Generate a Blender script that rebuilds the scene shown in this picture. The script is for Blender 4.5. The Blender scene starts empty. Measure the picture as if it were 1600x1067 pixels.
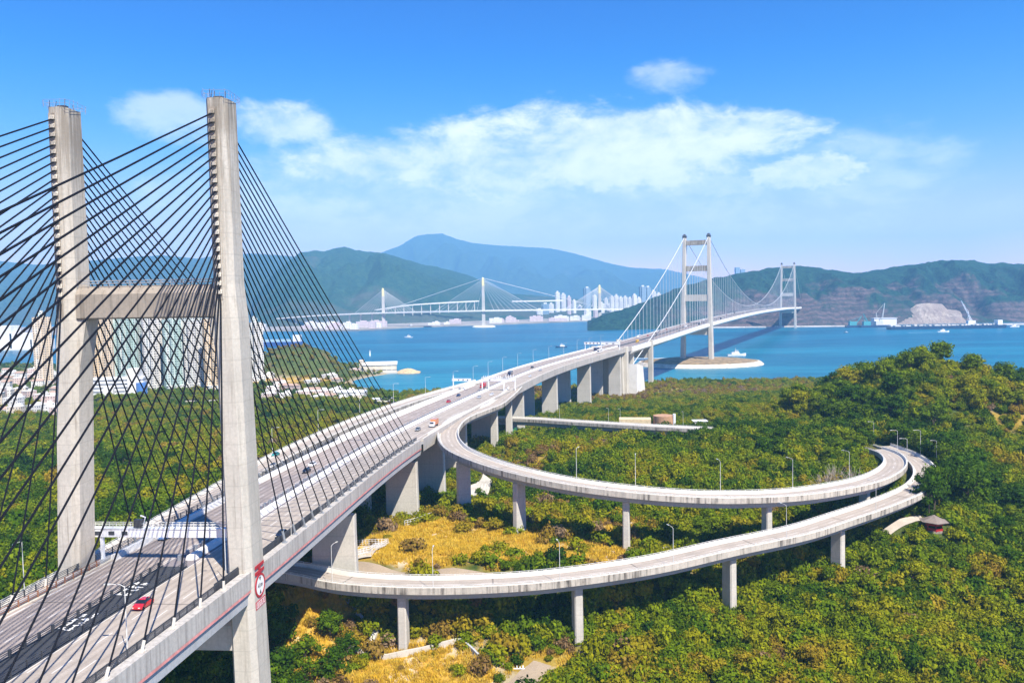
import bpy, bmesh, math, random
import numpy as np
from mathutils import Vector, Matrix

SC = bpy.context.scene
COL = SC.collection
PI = math.pi
# ------------------------------------------------------------------ camera
CAM_H, FOC, PITCH, ROLL = 111.0, 1244.0, math.radians(3.15), math.radians(1.0)
cam_data = bpy.data.cameras.new("camera")
cam = bpy.data.objects.new("camera", cam_data)
COL.objects.link(cam)
cam_data.sensor_width = 36.0
cam_data.lens = 36.0 * FOC / 1600.0
cam_data.clip_start = 1.0
cam_data.clip_end = 90000.0
cam.matrix_world = Matrix.Translation((0, 0, CAM_H)) @ Matrix.Rotation(PI / 2 - PITCH, 4, 'X') @ Matrix.Rotation(-ROLL, 4, 'Z')
SC.camera = cam
# ------------------------------------------------------------------ sun, sky, exposure
SUN_DIR = Vector((0.40, -0.66, 1.0)).normalized()
SUN_EL = math.asin(SUN_DIR.z)
SUN_AZ = math.atan2(SUN_DIR.x, SUN_DIR.y)
sun_data = bpy.data.lights.new("sun", 'SUN')
sun_data.energy = 5.0
sun_data.angle = math.radians(0.5)
sun_data.color = (1.0, 0.93, 0.82)
sun = bpy.data.objects.new("sun", sun_data)
COL.objects.link(sun)
sun.rotation_mode = 'QUATERNION'
sun.rotation_quaternion = SUN_DIR.to_track_quat('Z', 'Y')
sun.location = (0, -200, 400)

world = bpy.data.worlds.new("World")
SC.world = world
world.use_nodes = True
wt = world.node_tree
wt.nodes.clear()


class NT:
    """small helper to write node graphs"""
    def __init__(s, tree):
        s.t = tree

    def n(s, kind, ins=None, **props):
        nd = s.t.nodes.new(kind)
        for k, v in props.items():
            setattr(nd, k, v)
        for k, v in (ins or {}).items():
            sock = nd.inputs[k]
            if hasattr(v, 'is_output'):
                s.t.links.new(v, sock)
            else:
                sock.default_value = v
        return nd

    def math(s, op, a, b=0.0, c=0.0, clamp=False):
        nd = s.n('ShaderNodeMath', operation=op, use_clamp=clamp)
        for i, v in enumerate((a, b, c)):
            if hasattr(v, 'is_output'):
                s.t.links.new(v, nd.inputs[i])
            else:
                nd.inputs[i].default_value = v
        return nd.outputs[0]

    def mix(s, fac, a, b, blend='MIX'):
        nd = s.n('ShaderNodeMix', data_type='RGBA', blend_type=blend)
        for i, v in ((0, fac), (6, a), (7, b)):
            if hasattr(v, 'is_output'):
                s.t.links.new(v, nd.inputs[i])
            else:
                nd.inputs[i].default_value = v if i == 0 else (tuple(v) + (1,))[:4]
        return nd.outputs[2]

    def noise(s, vec, scale, detail=4, rough=0.55, dist=0.0):
        return s.n('ShaderNodeTexNoise', {'Vector': vec, 'Scale': scale, 'Detail': detail, 'Roughness': rough, 'Distortion': dist}).outputs[0]

    def ramp(s, fac, stops, interp='LINEAR'):
        nd = s.n('ShaderNodeValToRGB', {'Fac': fac})
        cr = nd.color_ramp
        cr.interpolation = interp
        while len(cr.elements) < len(stops):
            cr.elements.new(0.5)
        for e, (p, c) in zip(cr.elements, stops):
            e.position = p
            e.color = (tuple(c) + (1,))[:4] if hasattr(c, '__len__') else (c, c, c, 1)
        return nd.outputs[0]

    def smooth(s, v, lo, hi):
        nd = s.n('ShaderNodeMapRange', {'Value': v, 'From Min': lo, 'From Max': hi, 'To Min': 0.0, 'To Max': 1.0}, interpolation_type='SMOOTHSTEP')
        return nd.outputs[0]

    def maprange(s, v, lo, hi, a, b):
        return s.n('ShaderNodeMapRange', {'Value': v, 'From Min': lo, 'From Max': hi, 'To Min': a, 'To Max': b}).outputs[0]


def hor(px):
    return 465.0 - (px - 800) * math.tan(ROLL)


def ray(px, py):
    dx, dy = (px - 800) / FOC, (533.5 - py) / FOC
    c, s = math.cos(ROLL), math.sin(ROLL)
    dx0, dy0 = c * dx + s * dy, -s * dx + c * dy
    return Vector((dx0, math.cos(PITCH) + dy0 * math.sin(PITCH), -math.sin(PITCH) + dy0 * math.cos(PITCH)))


def at(px, py, z):
    """ground point at height z seen in direction px, py of the survey photo"""
    r = ray(px, py)
    k = (z - CAM_H) / r.z
    return Vector((r.x * k, r.y * k, z))


def atd(px, py, d):
    """point at distance d (along y) seen in direction px, py"""
    r = ray(px, py)
    k = d / r.y
    return Vector((r.x * k, d, CAM_H + r.z * k))


def build_world():
    g = NT(wt)
    sky = g.n('ShaderNodeTexSky', sky_type='NISHITA')
    sky.sun_disc = False
    sky.sun_elevation = SUN_EL
    sky.sun_rotation = SUN_AZ
    sky.altitude = 100
    sky.air_density = 1.0
    sky.dust_density = 0.25
    sky.ozone_density = 3.0
    # clouds: banks and puffs placed on the celestial sphere by bearing and elevation
    tc = g.n('ShaderNodeTexCoord')
    sp = g.n('ShaderNodeSeparateXYZ', {0: tc.outputs['Generated']})
    x, y, z = sp.outputs
    az = g.math('ARCTAN2', x, y)
    el = g.math('ARCSINE', z)
    # clear azure overhead, paler towards the horizon
    hs = g.n('ShaderNodeHueSaturation', {'Saturation': g.maprange(el, 0.0, 0.30, 1.25, 1.5), 'Value': 1.0, 'Color': sky.outputs[0]}).outputs[0]
    hs = g.mix(1.0, hs, g.ramp(g.maprange(el, 0.0, 0.40, 0.0, 1.0), [(0.0, (3.1, 1.62, 1.5)), (0.25, (2.2, 1.32, 1.4)), (0.45, (1.0, 1.12, 1.4)), (0.72, (0.12, 0.98, 1.42)), (1.0, (0.0, 0.84, 1.42))]), 'MULTIPLY')
    vec = g.n('ShaderNodeCombineXYZ', {0: az, 1: g.math('MULTIPLY', el, 1.9), 2: 0.37}).outputs[0]
    n1 = g.noise(vec, 8.0, 10, 0.62, 0.35)
    n2 = g.noise(vec, 22.0, 8, 0.65, 0.3)
    wob = g.math('ADD', g.math('MULTIPLY', g.math('SUBTRACT', n1, 0.5), 3.8), g.math('MULTIPLY', g.math('SUBTRACT', n2, 0.5), 1.8))
    total = None
    # px, py, half width, half height, strength (bearing / elevation derived from survey photo)
    for px, py, hw, hh, st, lo, hi in ((960, 232, 275, 78, 1.0, -0.3, 0.75), (1000, 200, 210, 36, 1.0, -0.25, 0.75), (1150, 200, 120, 30, 0.95, -0.25, 0.8), (1252, 270, 92, 30, 0.95, -0.05, 0.6), (1120, 290, 90, 22, 0.7, -0.2, 0.7), (575, 256, 150, 46, 0.95, -0.3, 0.9),
                                       (780, 255, 260, 64, 0.92, -0.3, 0.9), (440, 195, 98, 34, 0.8, -0.3, 0.9), (285, 190, 80, 38, 0.55, -0.3, 1.0), (760, 290, 470, 80, 0.6, -0.4, 1.1), (1045, 124, 66, 26, 0.5, -0.3, 1.0), (940, 320, 520, 100, 0.55, -0.5, 1.2)):
        r = ray(px, py).normalized()
        a0, e0 = math.atan2(r.x, r.y), math.asin(r.z)
        da = g.math('DIVIDE', g.math('SUBTRACT', az, a0), hw / FOC)
        de0 = g.math('DIVIDE', g.math('SUBTRACT', el, e0), hh / FOC)
        # flatter undersides
        d2 = g.math('ADD', g.math('MULTIPLY', da, da), g.math('MULTIPLY', de0, de0))
        v = g.math('SUBTRACT', 1.0, d2)
        v = g.math('ADD', v, g.math('MULTIPLY', wob, 0.85))
        m = g.math('MULTIPLY', g.smooth(v, lo, hi), st)
        total = m if total is None else g.math('MAXIMUM', total, m)
    cov = g.math('MULTIPLY', total, g.smooth(el, -0.01, 0.05))
    cc = g.mix(g.smooth(g.math('ADD', g.math('MULTIPLY', n1, 0.7), g.math('MULTIPLY', n2, 0.3)), 0.40, 0.60), (7.6, 8.4, 10.8), (11.6, 11.5, 12.4))
    col = g.mix(g.math('MULTIPLY', cov, 0.83), hs, cc)
    bg = g.n('ShaderNodeBackground', {'Color': col, 'Strength': 0.066})
    out = g.n('ShaderNodeOutputWorld', {'Surface': bg.outputs[0]})


build_world()
vs = SC.view_settings
vs.view_transform = 'Standard'
vs.look = 'None'
vs.exposure = 1.0
vs.gamma = 1.0
SC.render.film_transparent = False
cy = SC.cycles
cy.max_bounces = 6
cy.diffuse_bounces = 3
cy.glossy_bounces = 3
cy.transmission_bounces = 3
cy.volume_bounces = 1
cy.transparent_max_bounces = 8
cy.caustics_reflective = False
cy.caustics_refractive = False
cy.use_denoising = True
random.seed(11)
RNG = np.random.default_rng(11)
# ------------------------------------------------------------------ building helpers
class MB:
    def __init__(s):
        s.v, s.f = [], []

    def add(s, vs, fs):
        o = len(s.v)
        s.v += [tuple(p) for p in vs]
        s.f += [tuple(i + o for i in f) for f in fs]
        return s

    def box(s, c, size, rz=0.0, rot=None):
        hx, hy, hz = size[0] / 2, size[1] / 2, size[2] / 2
        m = rot if rot is not None else Matrix.Rotation(rz, 3, 'Z')
        pts = [Vector(c) + m @ Vector((a * hx, b * hy, d * hz)) for d in (-1, 1) for b in (-1, 1) for a in (-1, 1)]
        return s.add(pts, [(0, 2, 3, 1), (4, 5, 7, 6), (0, 1, 5, 4), (2, 6, 7, 3), (0, 4, 6, 2), (1, 3, 7, 5)])

    def tube(s, pts, r, n=6, caps=True):
        pts = [Vector(p) for p in pts]
        rs = r if hasattr(r, '__len__') else [r] * len(pts)
        rings = []
        for i, p in enumerate(pts):
            d = (pts[min(i + 1, len(pts) - 1)] - pts[max(i - 1, 0)]).normalized()
            a = d.cross(Vector((0, 0, 1)))
            if a.length < 1e-3:
                a = Vector((1, 0, 0))
            a.normalize()
            b = a.cross(d)
            rings.append([p + (a * math.cos(2 * PI * k / n) + b * math.sin(2 * PI * k / n)) * rs[i] for k in range(n)])
        vs = [q for rg in rings for q in rg]
        fs = []
        for i in range(len(pts) - 1):
            for k in range(n):
                k2 = (k + 1) % n
                fs.append((i * n + k, i * n + k2, (i + 1) * n + k2, (i + 1) * n + k))
        if caps:
            fs.append(tuple(range(n - 1, -1, -1)))
            fs.append(tuple((len(pts) - 1) * n + k for k in range(n)))
        return s.add(vs, fs)

    def loft(s, rings, caps=True, closed=True):
        n = len(rings[0])
        vs = [q for rg in rings for q in rg]
        fs = []
        for i in range(len(rings) - 1):
            for k in range(n if closed else n - 1):
                k2 = (k + 1) % n
                fs.append((i * n + k, i * n + k2, (i + 1) * n + k2, (i + 1) * n + k))
        if caps:
            fs.append(tuple(range(n - 1, -1, -1)))
            fs.append(tuple((len(rings) - 1) * n + k for k in range(n)))
        return s.add(vs, fs)

    def sweep(s, path, prof, i0=0, i1=None, caps=True):
        """path: Path; prof: [(offset to the right, height above road)] closed section"""
        i1 = len(path.p) if i1 is None else i1
        rings = [[path.off(i, o, h) for o, h in prof] for i in range(i0, i1)]
        return s.loft(rings, caps)

    def strip(s, path, a, b, h, i0=0, i1=None):
        """flat ribbon from offset a to b at height h"""
        i1 = len(path.p) if i1 is None else i1
        vs, fs = [], []
        for i in range(i0, i1):
            vs += [path.off(i, a, h), path.off(i, b, h)]
        for k in range(i1 - i0 - 1):
            fs.append((2 * k, 2 * k + 1, 2 * k + 3, 2 * k + 2))
        return s.add(vs, fs)


class Path:
    def __init__(s, ctrl, step=5.0):
        c = np.array([tuple(q) for q in ctrl], float)
        # centripetal-ish Catmull-Rom, resampled evenly
        out = []
        c2 = np.vstack([2 * c[0] - c[1], c, 2 * c[-1] - c[-2]])
        for i in range(1, len(c2) - 2):
            p0, p1, p2, p3 = c2[i - 1:i + 3]
            l1 = np.linalg.norm(p2 - p1)
            m1 = (p2 - p0) / (np.linalg.norm(p2 - p1) + np.linalg.norm(p1 - p0)) * l1
            m2 = (p3 - p1) / (np.linalg.norm(p3 - p2) + np.linalg.norm(p2 - p1)) * l1
            for t in np.linspace(0, 1, 24, endpoint=False):
                out.append((2 * t**3 - 3 * t**2 + 1) * p1 + (t**3 - 2 * t**2 + t) * m1 + (-2 * t**3 + 3 * t**2) * p2 + (t**3 - t**2) * m2)
        out.append(c[-1])
        out = np.array(out)
        L = np.concatenate([[0], np.cumsum(np.linalg.norm(np.diff(out, axis=0), axis=1))])
        n = max(2, int(round(L[-1] / step)) + 1)
        q = np.linspace(0, L[-1], n)
        s.p = np.stack([np.interp(q, L, out[:, k]) for k in range(3)], 1)
        for _ in range(3):
            s.p[1:-1] = (s.p[:-2] + 2 * s.p[1:-1] + s.p[2:]) / 4
        s.s = np.concatenate([[0], np.cumsum(np.linalg.norm(np.diff(s.p, axis=0), axis=1))])
        d = np.gradient(s.p[:, :2], axis=0)
        s.d = d / np.linalg.norm(d, axis=1)[:, None]

    def off(s, i, o, h):
        x, y, z = s.p[i]
        dx, dy = s.d[i]
        return Vector((x + dy * o, y - dx * o, z + h))

    def pt(s, q, o=0.0, h=0.0):
        x, y, z = (np.interp(q, s.s, s.p[:, k]) for k in range(3))
        dx, dy = (np.interp(q, s.s, s.d[:, k]) for k in range(2))
        l = math.hypot(dx, dy)
        return Vector((x + dy / l * o, y - dx / l * o, z + h))

    def ang(s, q):
        """rotation about z that turns +y onto the path direction"""
        dx, dy = (np.interp(q, s.s, s.d[:, k]) for k in range(2))
        return math.atan2(-dx, dy)

    def at_y(s, y):
        i = int(np.argmin(np.abs(s.p[:, 1] - y)))
        if 0 < i < len(s.p) - 1:
            j = i + 1 if (s.p[i, 1] < y) == (s.p[i + 1, 1] > s.p[i, 1]) else i - 1
            t = (y - s.p[i, 1]) / (s.p[j, 1] - s.p[i, 1] + 1e-9)
            return s.s[i] + (s.s[j] - s.s[i]) * t
        return s.s[i]

    def idx(s, q):
        return int(np.argmin(np.abs(s.s - q)))


def tag(o, label=None, cat=None, group=None, kind=None):
    if label: o['label'] = label
    if cat: o['category'] = cat
    if group: o['group'] = group
    if kind: o['kind'] = kind
    return o


def empty(name, loc=(0, 0, 0), label=None, cat=None, group=None, rz=0.0):
    o = bpy.data.objects.new(name, None)
    o.empty_display_size = 1.0
    COL.objects.link(o)
    o.location = loc
    o.rotation_euler = (0, 0, rz)
    return tag(o, label, cat, group)


def root_of(o):
    while o.parent is not None:
        o = o.parent
    return o


def mk(name, mb, mat, parent=None, local=False, smooth=False):
    me = bpy.data.meshes.new(name)
    vs = mb.v
    if parent is not None and not local:
        l = root_of(parent).location
        vs = [(a - l.x, b - l.y, c - l.z) for a, b, c in vs]
    me.from_pydata(vs, [], mb.f)
    mats = mat if isinstance(mat, (list, tuple)) else [mat]
    for m in mats:
        me.materials.append(m)
    if smooth:
        me.polygons.foreach_set('use_smooth', [True] * len(me.polygons))
    me.update()
    o = bpy.data.objects.new(name, me)
    COL.objects.link(o)
    if parent is not None:
        o.parent = parent
    return o


KIDS = {}


def copy_tree(o, parent=None):
    c = o.copy()
    COL.objects.link(c)
    if parent is not None:
        c.parent = parent
    for ch in list(o.children):
        copy_tree(ch, c)
    return c


# ------------------------------------------------------------------ materials
def newmat(name):
    m = bpy.data.materials.new(name)
    m.use_nodes = True
    t = m.node_tree
    t.nodes.clear()
    g = NT(t)
    b = g.n('ShaderNodeBsdfPrincipled')
    o = g.n('ShaderNodeOutputMaterial', {'Surface': b.outputs[0]})
    g.b, g.o = b, o
    return m, g


def link(g, sock, v):
    if hasattr(v, 'is_output'):
        g.t.links.new(v, sock)
    else:
        sock.default_value = v


def plain(name, col, rough=0.6, metal=0.0, var=0.15, scale=0.6, spec=0.5):
    m, g = newmat(name)
    geo = g.n('ShaderNodeNewGeometry')
    n = g.noise(geo.outputs['Position'], scale, 5, 0.6)
    c = g.mix(g.smooth(n, 0.3, 0.7), tuple(x * (1 - var) for x in col), tuple(min(1, x * (1 + var)) for x in col))
    link(g, g.b.inputs['Base Color'], c)
    g.b.inputs['Roughness'].default_value = rough
    g.b.inputs['Metallic'].default_value = metal
    g.b.inputs['Specular IOR Level'].default_value = spec
    return m


def concrete(name, col, stain=(0.16, 0.14, 0.11), amount=0.5, band=0.0, dirt=0.5, form=4.0, blotch=0.5, sf=0.9, sth=(0.5, 0.72), grime=None, patchy=False):
    """weathered concrete with vertical run-off streaks, pour joints and blotches"""
    m, g = newmat(name)
    geo = g.n('ShaderNodeNewGeometry')
    pos = geo.outputs['Position']
    mp = g.n('ShaderNodeMapping', {'Vector': pos, 'Scale': (2.2, 2.2, 0.10)}).outputs[0]
    streak = g.noise(mp, sf, 8, 0.7)
    fine = g.noise(pos, 1.7, 6, 0.65)
    big = g.noise(pos, 0.08, 4, 0.6)
    c = g.mix(g.smooth(fine, 0.25, 0.75), tuple(x * 0.88 for x in col), tuple(x * 1.1 for x in col))
    c = g.mix(g.math('MULTIPLY', g.smooth(big, 0.42, 0.7), blotch), c, tuple(x * 0.72 for x in col))
    sk = g.math('MULTIPLY', g.smooth(streak, *sth), amount)
    if patchy:
        sk = g.math('MULTIPLY', sk, g.maprange(g.noise(pos, 0.16, 4, 0.6), 0.38, 0.56, 0.3, 1.0))
    c = g.mix(sk, c, stain)
    if grime:
        zz = g.n('ShaderNodeSeparateXYZ', {0: pos}).outputs[2]
        gm = g.math('MULTIPLY', g.smooth(zz, *grime), g.smooth(g.math('ADD', streak, g.math('MULTIPLY', big, 0.5)), 0.55, 0.85))
        c = g.mix(g.math('MULTIPLY', gm, 0.85), c, stain)
    if band:
        sp = g.n('ShaderNodeSeparateXYZ', {0: pos})
        fr = g.math('FRACT', g.math('DIVIDE', sp.outputs[2], form))
        ln = g.math('LESS_THAN', fr, 0.05)
        c = g.mix(g.math('MULTIPLY', ln, band), c, tuple(x * 0.55 for x in col))
        lift = g.math('FLOOR', g.math('DIVIDE', sp.outputs[2], form))
        wn = g.n('ShaderNodeTexWhiteNoise', {'W': lift}, noise_dimensions='1D').outputs[0]
        c = g.mix(g.math('MULTIPLY', wn, band * 0.5), c, tuple(x * 0.75 for x in col))
    link(g, g.b.inputs['Base Color'], c)
    g.b.inputs['Roughness'].default_value = 0.85
    g.b.inputs['Specular IOR Level'].default_value = 0.25
    bp = g.n('ShaderNodeBump', {'Height': fine, 'Strength': 0.25, 'Distance': 0.08})
    link(g, g.b.inputs['Normal'], bp.outputs[0])
    return m


def asphalt(name, col):
    m, g = newmat(name)
    geo = g.n('ShaderNodeNewGeometry')
    pos = geo.outputs['Position']
    n = g.noise(pos, 3.0, 5, 0.7)
    b = g.noise(pos, 0.15, 4, 0.6)
    c = g.mix(g.smooth(n, 0.3, 0.7), tuple(x * 0.85 for x in col), tuple(x * 1.15 for x in col))
    c = g.mix(g.math('MULTIPLY', g.smooth(b, 0.4, 0.65), 0.5), c, tuple(x * 0.72 for x in col))
    link(g, g.b.inputs['Base Color'], c)
    g.b.inputs['Roughness'].default_value = 0.9
    g.b.inputs['Specular IOR Level'].default_value = 0.2
    return m


M = {}
M['conc_tower'] = concrete('tower concrete', (0.50, 0.465, 0.40), (0.17, 0.145, 0.11), 0.6, 0.3, form=4.0, sf=0.6, grime=(118, 150))
M['conc_pier'] = concrete('pier concrete', (0.52, 0.49, 0.43), (0.26, 0.23, 0.19), 0.35, 0.25, form=6.0)
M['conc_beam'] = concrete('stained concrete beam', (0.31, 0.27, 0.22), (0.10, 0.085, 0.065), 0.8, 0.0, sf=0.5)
M['conc_parapet'] = concrete('parapet concrete', (0.58, 0.54, 0.46), (0.16, 0.13, 0.10), 0.45)
M['conc_fascia'] = concrete('fascia concrete', (0.46, 0.42, 0.36), (0.06, 0.052, 0.045), 0.9, sf=0.42, sth=(0.45, 0.62), patchy=True)
M['conc_edge'] = concrete('edge beam concrete', (0.47, 0.44, 0.40), (0.17, 0.155, 0.14), 0.65, sf=0.5, sth=(0.42, 0.72))
M['conc_girder'] = concrete('girder concrete', (0.40, 0.41, 0.42), (0.22, 0.21, 0.2), 0.35)
M['conc_white'] = concrete('white painted concrete', (0.74, 0.72, 0.68), (0.45, 0.42, 0.37), 0.25)
M['conc_barrier'] = concrete('pale barrier concrete', (0.68, 0.65, 0.58), (0.36, 0.32, 0.27), 0.3)
M['road_main'] = asphalt('worn carriageway', (0.33, 0.265, 0.215))
M['road_dark'] = asphalt('grey carriageway', (0.22, 0.195, 0.20))
M['road_ramp'] = asphalt('ramp carriageway', (0.40, 0.33, 0.26))
M['road_track'] = asphalt('tyre worn asphalt', (0.17, 0.15, 0.145))
M['gap'] = plain('dark median grating', (0.035, 0.037, 0.042), 0.8)
M['paint_white'] = plain('white road paint', (0.75, 0.74, 0.70), 0.7, var=0.2, scale=3)
M['red_strip'] = plain('faded red band', (0.66, 0.27, 0.24), 0.7, var=0.2)
M['cable_black'] = plain('black cable sheath', (0.004, 0.005, 0.009), 0.7, var=0.2, spec=0.2)
M['steel_grey'] = plain('galvanised steel', (0.33, 0.35, 0.37), 0.5, 0.3)
M['steel_dark'] = plain('dark steel', (0.06, 0.065, 0.075), 0.5, 0.2)
M['steel_white'] = plain('white painted steel', (0.78, 0.80, 0.82), 0.45)
M['steel_pale'] = plain('pale weathered steel', (0.60, 0.60, 0.57), 0.5)
M['cable_pale'] = plain('pale cable paint', (0.55, 0.56, 0.56), 0.5)
M['lamp_glass'] = plain('lamp lens', (0.55, 0.55, 0.5), 0.2)
M['sign_red'] = plain('sign red', (0.42, 0.016, 0.03), 0.5, var=0.08)
M['sign_white'] = plain('sign white', (0.82, 0.82, 0.80), 0.5, var=0.04)
M['sign_black'] = plain('sign black', (0.015, 0.015, 0.018), 0.5)
M['glass_dark'] = plain('dark window glass', (0.015, 0.02, 0.028), 0.08, var=0.1)
M['tyre'] = plain('tyre rubber', (0.018, 0.018, 0.018), 0.8)
M['headlight'] = plain('headlight lens', (0.8, 0.8, 0.75), 0.1)
M['taillight'] = plain('tail light lens', (0.4, 0.01, 0.01), 0.2)
M['rust'] = plain('rusty stained plates', (0.28, 0.13, 0.07), 0.8)
# ------------------------------------------------------------------ land form
SHORE = np.array([(-1300, 100), (500, 100), (640, 400), (700, 700), (480, 900), (395, 975), (300, 985), (190, 978), (100, 955), (20, 945), (-70, 925), (-130, 935),
                  (-175, 965), (-205, 1030), (-222, 1080), (-205, 1150), (-178, 1205), (-205, 1285), (-260, 1330), (-300, 1300), (-330, 1330), (-380, 1420),
                  (-560, 1470), (-700, 1400), (-830, 1440), (-950, 1480), (-1300, 1470)], float)
HP = np.array([(-150, 110, 4), (-60, 110, 4), (0, 130, 3), (100, 130, 2), (200, 130, 3), (-85, 160, 6), (-50, 160, 5), (-80, 200, 14), (-68, 232, 28), (-45, 243, 31),
               (-20, 243, 32), (-30, 227, 29), (10, 238, 31.5), (40, 244, 31), (-36, 206, 14), (-31, 213, 16), (17, 214, 15.5), (16, 202, 12), (45, 222, 15), (60, 216, 12), (66, 232, 15), (79, 230, 13), (106, 254, 18), (-30, 190, 13), (30, 180, 9), (100, 190, 9),
               (98, 240, 13), (150, 205, 6), (200, 220, 7), (250, 230, 9), (146, 232, 8), (150, 297, 32), (160, 318, 36), (163, 347, 38), (165, 365, 39), (150, 279, 30),
               (190, 300, 26), (120, 262, 21), (160, 262, 19), (235, 370, 36), (267, 420, 46), (238, 450, 69), (212, 455, 59), (181, 455, 50), (255, 440, 66), (152, 430, 38),
               (240, 560, 40), (200, 600, 25), (280, 700, 15), (283, 470, 50), (355, 560, 48), (330, 420, 46), (300, 330, 34), (-20, 300, 29), (10, 275, 29), (41, 258, 28),
               (85, 268, 27), (41, 300, 30), (80, 330, 33), (120, 300, 33), (60, 382, 36), (16, 395, 34), (120, 380, 42), (0, 440, 31), (60, 495, 25), (45, 470, 27), (85, 462, 28), (110, 470, 29), (110, 499, 27), (150, 520, 32),
               (60, 600, 22), (120, 650, 18), (60, 720, 11), (150, 790, 8), (90, 826, 5), (200, 850, 7), (300, 900, 6), (-40, 318, 22), (-20, 358, 19), (-10, 402, 19),
               (0, 462, 20), (20, 545, 19), (50, 655, 14), (80, 745, 8), (110, 840, 4), (-100, 300, 22), (-130, 400, 22), (-110, 505, 18), (-150, 538, 15), (-120, 700, 10),
               (-90, 850, 6), (-140, 900, 4), (-250, 700, 10), (-350, 600, 14), (-250, 400, 22), (-200, 253, 22), (-130, 200, 14), (-300, 351, 20), (-500, 500, 15), (-400, 800, 8),
               (-500, 950, 5), (-700, 800, 8), (-800, 1200, 4), (-300, 1000, 6), (-230, 1150, 4), (-400, 1120, 6), (-330, 1250, 8), (-600, 300, 18), (-1000, 600, 10),
               (-1000, 200, 8), (400, 300, 20), (500, 500, 30), (400, 700, 20), (-30, 560, 13), (20, 660, 9), (-40, 760, 7)], float)


def vnoise(x, y, seed=0):
    xi, yi = np.floor(x), np.floor(y)
    fx, fy = x - xi, y - yi
    fx, fy = fx * fx * (3 - 2 * fx), fy * fy * (3 - 2 * fy)

    def h(a, b):
        v = np.sin(a * 127.1 + b * 311.7 + seed * 74.7) * 43758.5453
        return v - np.floor(v)
    return (h(xi, yi) * (1 - fx) + h(xi + 1, yi) * fx) * (1 - fy) + (h(xi, yi + 1) * (1 - fx) + h(xi + 1, yi + 1) * fx) * fy


def fbm(x, y, oct=5, seed=0, gain=0.5):
    t, a, n = 0, 1.0, 0
    for k in range(oct):
        t = t + a * vnoise(x * 2**k + 17.3 * k, y * 2**k - 9.1 * k, seed + k)
        n += a
        a *= gain
    return t / n


def shore_dist(x, y):
    """signed distance to the shoreline, positive on land"""
    x, y = np.asarray(x, float), np.asarray(y, float)
    d = np.full(x.shape, 1e9)
    ins = np.zeros(x.shape, bool)
    n = len(SHORE)
    for i in range(n):
        (ax, ay), (bx, by) = SHORE[i], SHORE[(i + 1) % n]
        ex, ey = bx - ax, by - ay
        t = np.clip(((x - ax) * ex + (y - ay) * ey) / (ex * ex + ey * ey), 0, 1)
        d = np.minimum(d, np.hypot(x - ax - t * ex, y - ay - t * ey))
        c = ((ay > y) != (by > y)) & (x < (bx - ax) * (y - ay) / (by - ay + 1e-12) + ax)
        ins ^= c
    return np.where(ins, d, -d)


def height(x, y):
    x, y = np.asarray(x, float), np.asarray(y, float)
    num = np.zeros(x.shape)
    den = np.zeros(x.shape)
    for hx, hy, hz in HP:
        w = 1.0 / (((x - hx)**2 + (y - hy)**2) + 36.0)**1.6
        num += w * hz
        den += w
    z = num / den
    z = z + (fbm(x / 22, y / 22, 4, 3) - 0.5) * 3.0
    z = z + 36 * np.exp(-(((x + 322) / 62)**2 + ((y - 1185) / 60)**2)**2)
    sd = shore_dist(x, y) + (fbm(x / 30, y / 30, 4, 8) - 0.5) * 22
    k = np.clip(sd / 45.0, 0, 1)
    land = 1.0 + (z - 1.0) * (k * k * (3 - 2 * k))
    return np.where(sd > 0, np.minimum(land, 0.25 + sd * 0.7), np.maximum(-4.0, sd * 0.3))


def height1(x, y):
    return float(height(np.array([x]), np.array([y]))[0])


DRY = [(-20, 263, 52, 24, 1.0), (22, 313, 18, 9, .9), (-30, 284, 24, 15, 1.0), (98, 300, 12, 7, .5), (12, 250, 38, 12, 1.0), (-15, 245, 52, 8, 1.0), (-33, 196, 26, 16, 0.95), (-42, 208, 34, 9, 0.85), (-60, 215, 16, 22, 0.9), (-5, 205, 26, 8, 0.5), (30, 285, 16, 8, 0.8), (45, 420, 14, 26, 0.7),
       (10, 400, 14, 30, 0.5), (-150, 420, 40, 20, 0.6), (-320, 340, 40, 15, 0.7), (85, 440, 12, 30, 0.5), (-300, 1060, 90, 40, 0.8), (130, 860, 120, 50, 0.35), (255, 400, 14, 14, 0.5)]


def dryness(x, y):
    d = np.zeros(np.shape(x))
    nz = (fbm(np.asarray(x) / 11, np.asarray(y) / 11, 4, 21) - 0.5) * 1.5
    for cx, cy_, rx, ry, s in DRY:
        q = 1.25 - np.sqrt(((x - cx) / rx)**2 + ((y - cy_) / ry)**2) + nz
        d = np.maximum(d, np.clip(q * 1.6, 0, 1) * s)
    return d


def grid_mesh(xs, ys, zf):
    X, Y = np.meshgrid(xs, ys)
    Z = zf(X, Y)
    nx, ny = len(xs), len(ys)
    v = np.stack([X, Y, Z], -1).reshape(-1, 3)
    i = (np.arange(ny - 1)[:, None] * nx + np.arange(nx - 1)[None, :]).reshape(-1)
    f = np.stack([i, i + 1, i + nx + 1, i + nx], 1)
    return v, f


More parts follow.
